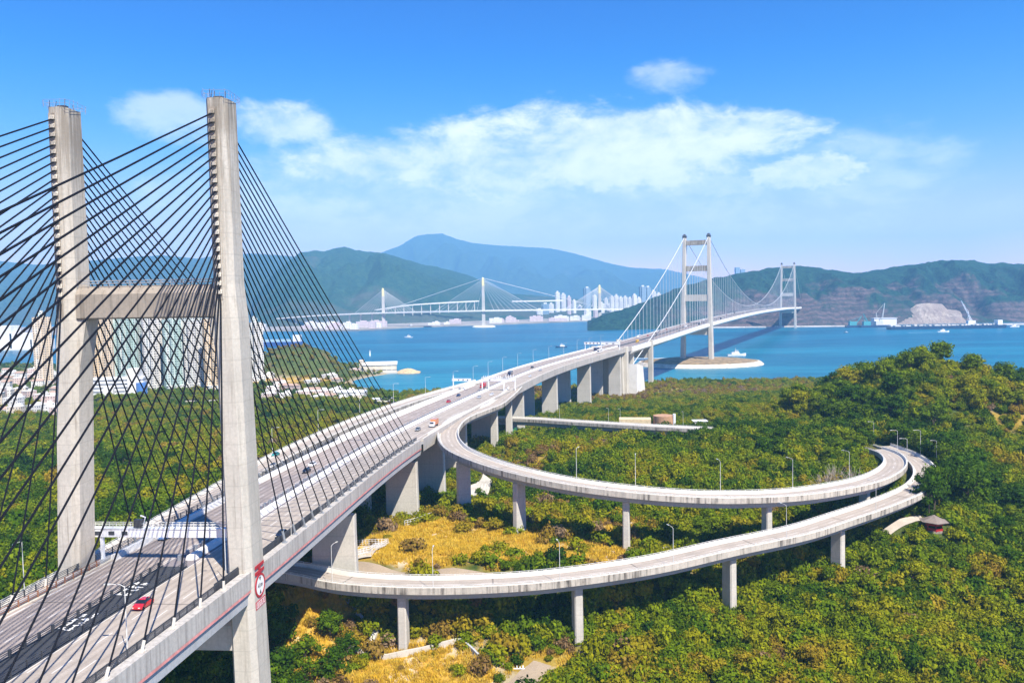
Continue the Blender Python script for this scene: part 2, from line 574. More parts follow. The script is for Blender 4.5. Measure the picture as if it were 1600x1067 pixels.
def np_mesh(name, v, f, mat, smooth=True, attr=None):
    me = bpy.data.meshes.new(name)
    me.vertices.add(len(v))
    me.vertices.foreach_set('co', np.asarray(v, np.float32).ravel())
    k = f.shape[1]
    me.loops.add(f.size)
    me.polygons.add(len(f))
    me.loops.foreach_set('vertex_index', f.astype(np.int32).ravel())
    me.polygons.foreach_set('loop_start', np.arange(0, f.size, k, dtype=np.int32))
    me.polygons.foreach_set('loop_total', np.full(len(f), k, np.int32))
    if smooth:
        me.polygons.foreach_set('use_smooth', np.ones(len(f), bool))
    me.update()
    me.validate()
    if attr is not None:
        for an, av in attr.items():
            a = me.attributes.new(an, 'FLOAT', 'POINT')
            a.data.foreach_set('value', np.asarray(av, np.float32))
    for m in (mat if isinstance(mat, (list, tuple)) else [mat]):
        me.materials.append(m)
    o = bpy.data.objects.new(name, me)
    COL.objects.link(o)
    return o


def ground_material():
    m, g = newmat('scrub soil')
    geo = g.n('ShaderNodeNewGeometry')
    pos = geo.outputs['Position']
    dry = g.n('ShaderNodeAttribute', attribute_name='dry').outputs['Fac']
    shore = g.n('ShaderNodeAttribute', attribute_name='shore').outputs['Fac']
    n1 = g.noise(pos, 0.35, 6, 0.65)
    n2 = g.noise(pos, 0.06, 5, 0.6)
    n3 = g.noise(pos, 1.6, 4, 0.7)
    green = g.mix(g.smooth(n1, 0.3, 0.7), (0.035, 0.06, 0.012), (0.10, 0.12, 0.025))
    green = g.mix(g.smooth(n2, 0.5, 0.75), green, (0.17, 0.115, 0.045))
    gold = g.mix(g.smooth(n1, 0.3, 0.7), (0.52, 0.28, 0.02), (0.56, 0.37, 0.09))
    gold = g.mix(g.smooth(n3, 0.5, 0.75), gold, (0.35, 0.24, 0.06))
    gold = g.mix(g.smooth(n2, 0.52, 0.6), gold, (0.62, 0.50, 0.34))
    c = g.mix(dry, green, gold)
    c = g.mix(shore, c, (0.42, 0.33, 0.22))
    link(g, g.b.inputs['Base Color'], c)
    g.b.inputs['Roughness'].default_value = 0.95
    g.b.inputs['Specular IOR Level'].default_value = 0.1
    bp = g.n('ShaderNodeBump', {'Height': n3, 'Strength': 0.8, 'Distance': 0.6})
    link(g, g.b.inputs['Normal'], bp.outputs[0])
    return m


def build_ground():
    xs = np.concatenate([np.arange(-1300, -300, 20), np.arange(-300, 340, 4), np.arange(340, 720, 10)])
    ys = np.concatenate([np.arange(90, 500, 4), np.arange(500, 1000, 7), np.arange(1000, 1510, 14)])
    v, f = grid_mesh(xs, ys, height)
    d = dryness(v[:, 0], v[:, 1])
    sh = np.clip(1 - (v[:, 2] - 0.2) / 2.2, 0, 1)
    o = np_mesh('ground', v, f, ground_material(), attr={'dry': d, 'shore': sh})
    tag(o, 'scrub covered island ground under the viaduct', kind='structure')


def water_material():
    m, g = newmat('sea water')
    geo = g.n('ShaderNodeNewGeometry')
    pos = geo.outputs['Position']
    mp = g.n('ShaderNodeMapping', {'Vector': pos, 'Scale': (0.35, 1.0, 1.0), 'Rotation': (0, 0, 0.25)}).outputs[0]
    w1 = g.noise(mp, 0.22, 5, 0.65)
    w2 = g.noise(mp, 0.05, 4, 0.55)
    w3 = g.noise(g.n('ShaderNodeMapping', {'Vector': pos, 'Scale': (0.25, 1.0, 1.0), 'Rotation': (0, 0, -0.1)}).outputs[0], 0.006, 5, 0.6, 0.6)
    sp = g.n('ShaderNodeSeparateXYZ', {0: pos})
    near = g.maprange(sp.outputs[1], 800, 1900, 1.0, 0.0)
    w4 = g.noise(g.n('ShaderNodeMapping', {'Vector': pos, 'Scale': (0.12, 1.0, 1.0)}).outputs[0], 0.03, 6, 0.65, 0.3)
    w3 = g.math('ADD', g.math('MULTIPLY', w3, 0.6), g.math('MULTIPLY', w4, 0.4))
    deep = g.mix(g.smooth(w3, 0.38, 0.62), (0.002, 0.068, 0.135), (0.007, 0.14, 0.225))
    shal = g.mix(g.smooth(w3, 0.38, 0.62), (0.005, 0.125, 0.20), (0.016, 0.21, 0.28))
    c = g.mix(near, deep, shal)
    link(g, g.b.inputs['Base Color'], c)
    g.b.inputs['Roughness'].default_value = 0.32
    g.b.inputs['IOR'].default_value = 1.33
    g.b.inputs['Specular IOR Level'].default_value = 0.22
    h = g.math('ADD', g.math('MULTIPLY', w1, 0.35), w2)
    bp = g.n('ShaderNodeBump', {'Height': h, 'Strength': 0.9, 'Distance': 3.5})
    link(g, g.b.inputs['Normal'], bp.outputs[0])
    return m


def build_water():
    mb = MB()
    mb.add([(-9000, -400, 0), (9000, -400, 0), (9000, 16500, 0), (-9000, 16500, 0)], [(0, 1, 2, 3)])
    tag(mk('water', mb, water_material()), 'blue strait between the islands', kind='structure')


def hill_material(name, a, b, rock, rock_amt, scale=0.012, terrace=0.0, xmin=None):
    m, g = newmat(name)
    geo = g.n('ShaderNodeNewGeometry')
    pos = geo.outputs['Position']
    n1 = g.noise(pos, scale * 6, 7, 0.7)
    n2 = g.noise(pos, scale * 0.55, 5, 0.6, 0.5)
    n3 = g.noise(pos, scale * 14, 4, 0.7)
    sp = g.n('ShaderNodeSeparateXYZ', {0: pos})
    low = g.maprange(sp.outputs[2], 40, 190, 0.16, -0.1)
    c = g.mix(g.smooth(n1, 0.35, 0.65), a, b)
    c = g.mix(g.math('MULTIPLY', g.smooth(n3, 0.5, 0.62), 0.6), c, tuple(x * 0.35 for x in a))
    rk = g.mix(g.smooth(n1, 0.4, 0.6), rock, tuple(x * 0.55 for x in rock))
    msk = g.smooth(g.math('ADD', n2, low), 0.5, 0.66)
    if xmin:
        msk = g.math('MULTIPLY', msk, g.smooth(sp.outputs[0], *xmin))
    if terrace:
        wob = g.math('MULTIPLY', n2, 60.0)
        fr = g.math('FRACT', g.math('DIVIDE', g.math('ADD', sp.outputs[2], wob), 17.0))
        st = g.math('GREATER_THAN', fr, 0.55)
        rk = g.mix(g.math('MULTIPLY', st, terrace), rk, tuple(x * 0.8 for x in a))
    c = g.mix(g.math('MULTIPLY', msk, rock_amt), c, rk)
    link(g, g.b.inputs['Base Color'], c)
    g.b.inputs['Roughness'].default_value = 1.0
    g.b.inputs['Specular IOR Level'].default_value = 0.05
    bp = g.n('ShaderNodeBump', {'Height': g.math('ADD', n3, n1), 'Strength': 1.0, 'Distance': 9.0})
    link(g, g.b.inputs['Normal'], bp.outputs[0])
    return m


def build_hill(name, label, ridge, d_front, d_ridge, d_back, mat, rough, seed, step=6, nv=70, power=0.8):
    """ridge: (bearing px, skyline py) samples; the slope rises from d_front to d_ridge and falls to d_back"""
    rp = np.array(ridge, float)
    us = np.arange(rp[0, 0], rp[-1, 0] + 0.1, step)
    yy = np.interp(us, rp[:, 0], rp[:, 1])
    vsx = np.concatenate([np.linspace(0, 1, nv), np.linspace(1, 2, nv // 3)[1:]])
    dirs = np.array([(lambda r: (r.x / r.y, r.z / r.y))(ray(u, y)) for u, y in zip(us, yy)])
    df = np.interp(us, *np.array(d_front, float).T) if hasattr(d_front, '__len__') else np.full(len(us), float(d_front))
    dr = np.interp(us, *np.array(d_ridge, float).T) if hasattr(d_ridge, '__len__') else np.full(len(us), float(d_ridge))
    V = []
    for v in vsx:
        D = df + (dr - df) * v if v <= 1 else dr + (d_back - dr) * (v - 1)
        X = dirs[:, 0] * D
        zr = np.maximum(CAM_H + dirs[:, 1] * dr, 0.5)
        prof = (v**power if v <= 1 else (2 - v)**1.2)
        L = (dr - df).mean()
        gul = fbm(X / (L * 0.35) + 3, D / (L * 0.9), 6, seed, 0.55) - 0.5
        rid = 1 - np.abs(fbm(X / (L * 0.16), D / (L * 0.5), 5, seed + 9) - 0.5) * 2
        env = (4 * v * (1 - v)) * min(1, (1 - v) * 4) if v <= 1 else 0.0
        Z = zr * (prof + env * (gul * 0.55 + (rid - 0.75) * 0.35) * rough)
        Z += (fbm(X / 35, D / 35, 3, seed + 4) - 0.5) * min(zr.max() * 0.05, 12) * min(1, v * 4)
        V.append(np.stack([X, D, np.maximum(Z, -1.5 if v < 0.02 or v > 1.98 else 0.4)], 1))
    V = np.array(V)
    nr, nu = V.shape[:2]
    V[0, :, 2] = -2
    i = (np.arange(nr - 1)[:, None] * nu + np.arange(nu - 1)[None, :]).reshape(-1)
    f = np.stack([i, i + 1, i + nu + 1, i + nu], 1)
    o = np_mesh(name, V.reshape(-1, 3), f, mat)
    tag(o, label, kind='structure')
    return o


def build_far_land():
    fa = hill_material('far forest', (0.02, 0.05, 0.035), (0.05, 0.09, 0.05), (0.14, 0.13, 0.12), 0.3, 0.004)
    fb = hill_material('near hill forest', (0.006, 0.036, 0.034), (0.028, 0.085, 0.045), (0.20, 0.135, 0.13), 0.85, 0.010, 0.4, (420, 700))
    fc = hill_material('mid hill forest', (0.015, 0.058, 0.045), (0.045, 0.105, 0.06), (0.17, 0.15, 0.12), 0.45, 0.007)
    build_hill('mountain', 'highest blue hazy mountain behind the far cable bridge',
               [(400, 440), (500, 425), (590, 397), (625, 384), (650, 369), (668, 366), (690, 365), (715, 374), (740, 380), (770, 383), (820, 386), (860, 388), (900, 397), (950, 411), (985, 418),
                (1040, 421), (1090, 432), (1150, 447), (1230, 452)], 9000, 12500, 14500, fa, 1.5, 5, step=4, nv=100)
    build_hill('mountain', 'long low blue ridge seen behind the tall bridge tower legs',
               [(-260, 410), (-100, 412), (0, 408), (60, 414), (135, 408), (200, 402), (255, 399), (310, 404), (350, 398), (395, 396), (450, 400), (520, 412), (620, 430), (700, 446)],
               [(-260, 4300), (700, 5200)], 8000, 10500, fa, 0.8, 2, step=6)
    build_hill('hill', 'green blue hill behind the left tower of the far cable bridge',
               [(395, 470), (430, 425), (470, 394), (492, 391), (505, 393), (520, 389), (540, 385), (556, 391), (580, 394), (602, 396), (622, 402), (660, 413), (700, 421), (740, 433), (770, 448), (800, 459),
                (840, 462), (880, 466), (930, 470), (1000, 468), (1060, 470)], [(395, 3300), (600, 3450), (800, 3700), (1060, 4200)], [(395, 5000), (800, 5500), (1060, 6000)], 7500, fc, 1.4, 7, step=3)
    build_hill('hill', 'wooded hill with bare terraces behind the suspension bridge',
               [(918, 512), (926, 503), (938, 494), (955, 488), (975, 483), (1000, 474), (1025, 463), (1050, 453), (1080, 444), (1110, 436), (1150, 428), (1190, 421), (1215, 418), (1245, 415), (1270, 417),
                (1300, 422), (1330, 427), (1360, 424), (1400, 416), (1440, 412), (1470, 407), (1500, 406), (1522, 406), (1545, 413), (1565, 410), (1600, 413), (1680, 420), (1780, 440)],
               [(918, 2560), (1000, 2600), (1250, 2640), (1780, 2660)], [(918, 2700), (1000, 2950), (1150, 3250), (1780, 3400)], 4300, fb, 1.6, 13, step=2.5, nv=120)
    # low shore with quays below the far cable bridge
    lowm = plain('shore apron', (0.30, 0.27, 0.23), 0.9, var=0.3, scale=0.01)
    mb = MB()
    top = []
    for px, d in ((-60, 3000), (200, 3020), (420, 2980), (560, 2900), (640, 3100), (700, 3200), (800, 3300), (900, 3500), (1010, 3800)):
        a, b = atd(px, 500, d), atd(px, 500, d + 900)
        top.append(((a.x, a.y), (b.x, b.y)))
    vs, fs = [], []
    for (ax, ay), (bx, by) in top:
        vs += [(ax, ay, -2), (ax, ay, 5), (bx, by, 9)]
    for i in range(len(top) - 1):
        k = i * 3
        fs += [(k, k + 3, k + 4, k + 1), (k + 1, k + 4, k + 5, k + 2)]
    mb.add(vs, fs)
    tag(mk('shore', mb, lowm), 'built up far shore under the cable bridge', kind='structure')
    # quarry shore and sea wall below the terraced hill
    qm = hill_material('quarry rock', (0.52, 0.42, 0.33), (0.75, 0.65, 0.54), (0.36, 0.26, 0.24), 0.5, 0.02)
    build_hill('hill', 'pale bare quarry face at the waterline',
               [(1395, 509), (1402, 500), (1410, 491), (1420, 484), (1432, 476), (1445, 474), (1460, 474), (1472, 475), (1480, 483), (1488, 484), (1500, 484), (1508, 492), (1515, 500), (1528, 508)],
               2630, 2750, 2850, qm, 0.7, 31, step=1.5, nv=40)
    sw = MB()
    p0, p1 = at(1118, 513.2, 0), at(1640, 507.5, 0)
    for a, b, w, h in ((0.0, 0.17, 26, 5), (0.20, 0.42, 26, 5), (0.42, 0.55, 40, 4), (0.86, 1.0, 40, 5)):
        q = p0.lerp(p1, (a + b) / 2)
        L = (p1 - p0).length * (b - a)
        sw.box((q.x, q.y + 40, 1), (L, w, h), math.atan2(p1.y - p0.y, p1.x - p0.x))
    tag(mk('shore', sw, plain('pale sea wall', (0.55, 0.5, 0.45), 0.9, var=0.3, scale=0.05)), 'pale quay walls along the foot of the terraced hill', kind='structure')
    # artificial island of the near suspension tower
    mb, mg = MB(), MB()
    cx, cy_ = 293, 1262
    rx, ry = 98, 78
    rings = []
    for (k, z) in ((1.0, -2), (0.985, 1), (0.93, 5.2), (0.90, 5.6)):
        rings.append([Vector((cx + rx * k * math.cos(t) * (1.08 if math.cos(t) > 0 else 1), cy_ + ry * k * math.sin(t), z)) for t in np.linspace(0, 2 * PI, 48, endpoint=False)])
    mb.loft(rings, caps=False)
    tag(mk('shore', mb, plain('rock armour', (0.58, 0.50, 0.39), 0.9, var=0.3, scale=0.15)), 'pale sloping sea wall around the tower island', kind='structure')
    N, R = 64, 16
    vs = [(cx, cy_, 10)]
    for r in range(1, R + 1):
        k = r / R
        for t in np.linspace(0, 2 * PI, N, endpoint=False):
            x, y = cx + rx * .93 * k * math.cos(t) * (1.08 if math.cos(t) > 0 else 1), cy_ + ry * .93 * k * math.sin(t)
            z = 5.0 + 4.5 * (1 - k**4) * (0.5 + 0.8 * float(fbm(np.array(x / 25), np.array(y / 25), 4, 6)))
            vs.append((x, y, z))
    fs = [(0, 1 + i, 1 + (i + 1) % N) for i in range(N)]
    for r in range(R - 1):
        for i in range(N):
            a, b = 1 + r * N + i, 1 + r * N + (i + 1) % N
            fs.append((a, a + N, b + N, b))
    mg.add(vs, fs)
    gm = plain('dry island grass', (0.24, 0.17, 0.09), 0.95, var=0.45, scale=0.12)
    tag(mk('ground', mg, gm, smooth=True), 'brown grassy top of the tower island', kind='structure')
    # rock islet near the headland
    mb = MB()
    c = at(637, 583, 0)
    rings = []
    for k, z in ((1.0, -1), (0.92, 2), (0.7, 4.5), (0.35, 6.2), (0.05, 6.8)):
        rings.append([Vector((c.x + 19 * k * math.cos(t) * (0.8 + 0.35 * random.random()), c.y + 12 * k * math.sin(t), max(-1, z * (0.8 + 0.3 * random.random())))) for t in np.linspace(0, 2 * PI, 18, endpoint=False)])
    mb.loft(rings)
    tag(mk('rock', mb, plain('sandstone', (0.5, 0.36, 0.2), 0.9, var=0.3, scale=0.4)), 'small tan rock islet in the water beyond the viaduct', 'rock')


build_ground()
build_water()
build_far_land()
# ------------------------------------------------------------------ road centre lines
MAIN = Path([(-94, -150, 67.6), (-81.5, 0, 63.1), (-68.4, 155, 58.5), (-55.5, 315, 54), (-19.5, 498, 52.3), (21, 651, 52.6), (86, 808, 54.6), (126.6, 900, 55.7), (172.7, 1000, 58),
             (294, 1263, 65), (527, 1767, 70.5), (775, 2304, 68), (878, 2530, 64.5), (1000, 2795, 60)], 4.0)


def along(y, o=0.0, h=0.0):
    return MAIN.pt(MAIN.at_y(y), o, h)


_rt = [(722, 653, 52.9), (704, 668, 52.6), (700, 684, 52.3), (712, 702, 52), (735, 714, 51.5), (770, 727, 51), (820, 741, 50.2), (900, 757, 48.6), (1000, 769.5, 47), (1075, 775, 45.7),
       (1150, 776.5, 44.6), (1250, 771.5, 43.2), (1347, 755, 41.8), (1388, 738, 40.8), (1399, 722, 40.0), (1388, 709, 39.6), (1366, 702, 39.4)]
RIGHT_RAMP = Path([tuple(along(520, 16.5)), tuple(along(490, 19.8)), tuple(along(460, 22.4)), tuple(along(435, 23.6))] + [tuple(at(*q)) for q in _rt], 3.0)
_lo = [(470, 893, 34), (530, 906, 34), (636, 913, 34), (737, 912, 34), (850, 905, 34.3), (1011, 883, 35), (1137, 855, 35.6), (1247, 832, 36.2), (1310, 812, 36.6), (1375, 790, 37), (1428, 767, 37.6), (1446, 747, 38), (1440, 727, 38.4),
       (1412, 709, 38.8), (1378, 697, 39)]
LOWER_RAMP = Path([(-125, 238, 33.5), (-92, 234, 33.8)] + [tuple(at(*q)) for q in _lo], 3.0)
SLIP = Path([tuple(along(*q)) for q in ((590, -16), (540, -19, 0), (500, -23.3, 0), (450, -28, -.1), (400, -30, -.4), (350, -31, -1.2), (300, -32, -2.8), (260, -33, -5), (225, -35, -7.6), (190, -38, -10.5), (150, -43, -14), (100, -50, -19))], 4.0)
FAR_RAMP = Path([tuple(at(690, 652, 30)), tuple(at(820, 655, 32)), tuple(at(900, 660, 33)), tuple(at(1000, 666, 34)), tuple(at(1095, 671, 34.5)), tuple(at(1130, 673, 34.5))], 4.0)
# ------------------------------------------------------------------ road surfaces with lanes worn and painted in the material
def road_material(name, col, dark, lane=3.65, edge=None, wear=0.4):
    m, g = newmat(name)
    geo = g.n('ShaderNodeNewGeometry')
    pos = geo.outputs['Position']
    off = g.n('ShaderNodeAttribute', attribute_name='off').outputs['Fac']
    s = g.n('ShaderNodeAttribute', attribute_name='along').outputs['Fac']
    vec = g.n('ShaderNodeCombineXYZ', {0: off, 1: g.math('MULTIPLY', s, 0.04), 2: 0.0}).outputs[0]
    st = g.noise(vec, 1.3, 5, 0.7)
    n = g.noise(pos, 2.5, 5, 0.7)
    b = g.noise(pos, 0.12, 4, 0.6)
    c = g.mix(g.smooth(n, 0.3, 0.7), tuple(x * 0.9 for x in col), tuple(x * 1.1 for x in col))
    u = g.math('FRACT', g.math('DIVIDE', off, lane))
    t = g.math('ABSOLUTE', g.math('SUBTRACT', g.math('ABSOLUTE', g.math('SUBTRACT', u, 0.5)), 0.22))
    track = g.math('SUBTRACT', 1.0, g.smooth(t, 0.03, 0.15))
    track = g.math('MULTIPLY', track, g.maprange(st, 0.3, 0.7, 0.4, 1.0))
    c = g.mix(g.math('MULTIPLY', track, wear), c, dark)
    c = g.mix(g.math('MULTIPLY', g.smooth(b, 0.45, 0.7), 0.35), c, dark)
    # transverse joints between pours
    jt = g.math('LESS_THAN', g.math('FRACT', g.math('DIVIDE', s, 41.0)), 0.012)
    c = g.mix(g.math('MULTIPLY', jt, 0.6), c, (0.10, 0.09, 0.08))
    edge_d = g.math('ABSOLUTE', g.math('SUBTRACT', u, 0.5))
    ln = g.math('GREATER_THAN', edge_d, 0.5 - 0.11 / lane)
    dash = g.math('LESS_THAN', g.math('FRACT', g.math('DIVIDE', s, 10.0)), 0.45)
    lm = g.math('MULTIPLY', ln, dash)
    if edge:
        for e in edge:
            d = g.math('ABSOLUTE', g.math('SUBTRACT', off, e))
            lm = g.math('MAXIMUM', lm, g.math('LESS_THAN', d, 0.13))
    c = g.mix(g.math('MULTIPLY', lm, 0.5), c, (0.74, 0.73, 0.69))
    link(g, g.b.inputs['Base Color'], c)
    g.b.inputs['Roughness'].default_value = 0.9
    g.b.inputs['Specular IOR Level'].default_value = 0.2
    return m


RM_R = road_material('pale worn carriageway', (0.375, 0.325, 0.275), (0.21, 0.18, 0.155), edge=(3.0, 14.4), wear=0.5)
RM_L = road_material('grey worn carriageway', (0.34, 0.285, 0.25), (0.165, 0.14, 0.13), edge=(3.0, 14.4), wear=0.75)
RM_RAMP = road_material('buff ramp carriageway', (0.39, 0.335, 0.28), (0.22, 0.19, 0.16), lane=3.7, edge=(0.3, 7.1), wear=0.38)
RM_TM = road_material('dark suspension deck', (0.26, 0.215, 0.20), (0.13, 0.11, 0.11), edge=(3.0, 14.4), wear=0.4)
ROADN = 0


def road_strip(name, path, a, b, h, i0, i1, mat, parent, o0=None):
    """ribbon of carriageway between offsets a and b carrying lane coordinates"""
    i1 = len(path.p) if i1 is None else i1
    v, off, al = [], [], []
    cols = [a, (a + b) / 2, b]
    for i in range(i0, i1):
        for o in cols:
            v.append(path.off(i, o, h))
            off.append(abs(o - o0) if o0 is not None else abs(o))
            al.append(path.s[i])
    f = []
    for k in range(i1 - i0 - 1):
        for c in range(2):
            q = k * 3 + c
            f.append((q, q + 1, q + 4, q + 3))
    r = root_of(parent).location if parent is not None else Vector()
    o = np_mesh(name, np.array([tuple(q - r) for q in v]), np.array(f), mat, smooth=False, attr={'off': off, 'along': al})
    if parent is not None:
        o.parent = parent
    return o


def sections(path, i0, i1, prof):
    return MB().sweep(path, prof, i0, i1)


def rect(a, b, lo, hi):
    return [(a, lo), (b, lo), (b, hi), (a, hi)]


def fence_mb(path, o, h0, i0, i1, gap=2.5, height=1.3, rails=(0.35, 0.6, 0.85, 1.1, 1.3), post=0.16, rail=0.05):
    mb = MB()
    for r in rails:
        mb.sweep(path, rect(o - rail, o + rail, h0 + r - rail, h0 + r + rail), i0, i1)
    q, q1 = path.s[i0], path.s[i1 - 1]
    while q < q1:
        c = path.pt(q, o, h0 + height / 2)
        mb.box(c, (post, post * 1.4, height + 0.12), path.ang(q))
        q += gap
    return mb


I = lambda y: MAIN.idx(MAIN.at_y(y))
# ------------------------------------------------------------------ the cable stayed bridge in front
KB = empty('cable_stayed_bridge', along(155), 'grey concrete cable-stayed bridge with twin tower legs and black stay cables', 'bridge')
i0, i1, i160 = I(-140), I(322) + 1, I(160)
mk('deck', sections(MAIN, i0, i1, [(17.6, 0.5), (17.6, -3.2), (17.3, -3.3), (17.3, -5.4), (12, -7.6), (-12, -7.6), (-17.3, -5.4), (-17.6, -3.2), (-17.6, 0.5), (-16.1, 0.5), (-16.1, 0.0), (16.1, 0.0), (16.1, 0.5)]), M['conc_girder'], KB)
mk('edge_beam', sections(MAIN, i0, i1, [(17.72, 0.62), (17.72, -2.7), (17.61, -2.7), (17.61, 0.51), (16.0, 0.51), (16.0, 0.62)]), M['conc_edge'], KB)
mk('red_band', sections(MAIN, i0, i1, rect(17.62, 17.70, -3.25, -2.72)), M['red_strip'], KB)
road_strip('carriageway', MAIN, 2.9, 15.3, 0.03, i0, i1, RM_R, KB)
road_strip('carriageway', MAIN, -15.3, -2.9, 0.03, i0, i1, RM_L, KB)
mk('shoulder', sections(MAIN, i0, i1, rect(15.3, 16.05, 0.01, 0.12)), M['conc_parapet'], KB)
mk('shoulder', sections(MAIN, i0, i1, rect(-16.05, -15.3, 0.01, 0.12)), M['conc_parapet'], KB)
mk('median_grating', MB().strip(MAIN, -2.9, 2.9, 0.012, i0, i160), M['gap'], KB)
mk('median', MB().strip(MAIN, -2.9, 2.9, 0.012, i160 - 1, i1), M['road_dark'], KB)
mk('railing', fence_mb(MAIN, 15.75, 0.1, i0, i1, 2.5, 1.6, (0.25, 0.45, 0.65, 0.85, 1.05, 1.25, 1.45, 1.6)), M['steel_dark'], KB)
mk('wind_screen', sections(MAIN, I(142), I(205), rect(15.6, 15.68, 0.1, 2.0)), M['steel_dark'], KB)
mk('railing', fence_mb(MAIN, -15.75, 0.1, i0, i160, 2.5, 1.2, (0.4, 0.8, 1.2)), M['rust'], KB)
mk('railing', fence_mb(MAIN, -17.2, 0.5, i0, i1, 3.0, 1.4, (0.4, 0.8, 1.1, 1.4)), M['steel_dark'], KB)
mk('railing', fence_mb(MAIN, 2.5, 0.0, i0, i160, 3.2, 1.2, (0.3, 0.6, 0.9, 1.2)), M['steel_dark'], KB)
mk('railing', fence_mb(MAIN, -2.5, 0.0, i0, i160, 3.2, 1.2, (0.3, 0.6, 0.9, 1.2), 0.3), M['steel_dark'], KB)
mk('median_barrier', sections(MAIN, i160, i1, [(0.0, 0.02), (2.1, 0.02), (1.7, 1.0), (0.4, 1.0)]), M['conc_white'], KB)
mk('railing', fence_mb(MAIN, -1.2, 0.0, i160, i1, 3.6, 1.1, (0.9,), 0.5), M['steel_grey'], KB)
mk('side_barrier', sections(MAIN, i160, i1, [(-16.0, 0.02), (-14.7, 0.02), (-15.0, 1.05), (-15.8, 1.05)]), M['conc_white'], KB)

# tower: two kinked legs, the cross beam under the lowest cables and one below the deck
def leg_rings(tab):
    rings = []
    for (px, py, w, d), q in tab:
        rings.append((q, w, d))
    return rings


TW_Y = 155.0
ax = MAIN.ang(MAIN.at_y(TW_Y))


def tower_leg(levels, side):
    """levels: (z, centre x, width across, depth along); chamfered shaft with a cable slot on the side faces"""
    rings = []
    for z, cx, w, d in levels:
        ch = min(0.9, w * 0.22)
        pts = [(-w / 2 + ch, -d / 2), (w / 2 - ch, -d / 2), (w / 2, -d / 2 + ch * 1.6), (w / 2, d / 2 - ch * 1.6), (w / 2 - ch, d / 2), (-w / 2 + ch, d / 2), (-w / 2, d / 2 - ch * 1.6), (-w / 2, -d / 2 + ch * 1.6)]
        y0 = TW_Y + (cx + 68.4) * math.tan(ax)
        rings.append([Vector((cx + x * math.cos(ax) - y * math.sin(ax), y0 + x * math.sin(ax) + y * math.cos(ax), z)) for x, y in pts])
    return MB().loft(rings)


def px_x(px, py):
    return atd(px, py, TW_Y).x


RL = [(149.2, px_x(349, 163)), (114.5, px_x(361.5, 452)), (107.5, px_x(366, 503)), (60, px_x(388, 880)), (2, px_x(415, 1380))]
LL = [(148.6, px_x(95, 170)), (114.5, px_x(109, 452)), (107.5, px_x(110.5, 503)), (60, px_x(114, 890)), (2, px_x(118, 1380))]
tower = empty('tower', (0, 0, 0))
tower.parent = KB
W_R = [(4.2, 6.6), (4.2, 7.2), (4.7, 7.6), (4.9, 8.0), (5.4, 9.0)]
W_L = [(3.9, 6.6), (3.9, 7.2), (4.5, 7.4), (4.6, 7.6), (5.2, 9.0)]
for lv, ww, sd in ((RL, W_R, 1), (LL, W_L, -1)):
    lg = mk('tower_leg', tower_leg([(z, x, w, d) for (z, x), (w, d) in zip(lv, ww)], sd), M['conc_tower'], tower)


def leg_x(lv, z):
    zs = [q[0] for q in lv][::-1]
    xs = [q[1] for q in lv][::-1]
    return float(np.interp(z, zs, xs))


def leg_y(x):
    return TW_Y + (x + 68.4) * math.tan(ax)


def cross_beam(z0, z1, d, inset):
    xa, xb = leg_x(LL, (z0 + z1) / 2) + inset, leg_x(RL, (z0 + z1) / 2) - inset
    rings = []
    for x in (xa, xb):
        y = leg_y(x)
        rings.append([Vector((x, y - d / 2, z0 + 0.3)), Vector((x, y - d / 2, z1 - 1.6)), Vector((x, y - d / 2 + 1.4, z1)), Vector((x, y + d / 2 - 1.4, z1)), Vector((x, y + d / 2, z1 - 1.6)), Vector((x, y + d / 2, z0 + 0.3)), Vector((x, y + d / 2 - .5, z0)), Vector((x, y - d / 2 + .5, z0))])
    return MB().loft(rings)


mk('cross_beam', cross_beam(108.2, 114.6, 5.6, 1.9), M['conc_beam'], tower)
mk('lower_cross_beam', cross_beam(43.5, 50.2, 6.4, 2.0), M['conc_pier'], tower)
# haunches where the beam meets each leg
for lv, s in ((LL, 1), (RL, -1)):
    xa = leg_x(lv, 108) + s * 1.9
    xb = leg_x(lv, 100) + s * 2.0
    y = leg_y(xa)
    mb = MB()
    w = 1.7
    vs = []
    for yy in (y - 2.4, y + 2.4):
        vs += [(xa - s * 0.6, yy, 108.15), (xa + s * w, yy, 108.15), (xb - s * 0.1, yy, 96.5), (xb - s * 0.6, yy, 96.5)]
    mb.add(vs, [(0, 1, 2, 3), (7, 6, 5, 4), (0, 4, 5, 1), (1, 5, 6, 2), (2, 6, 7, 3), (3, 7, 4, 0)])
    mk('haunch', mb, M['conc_tower'], tower)
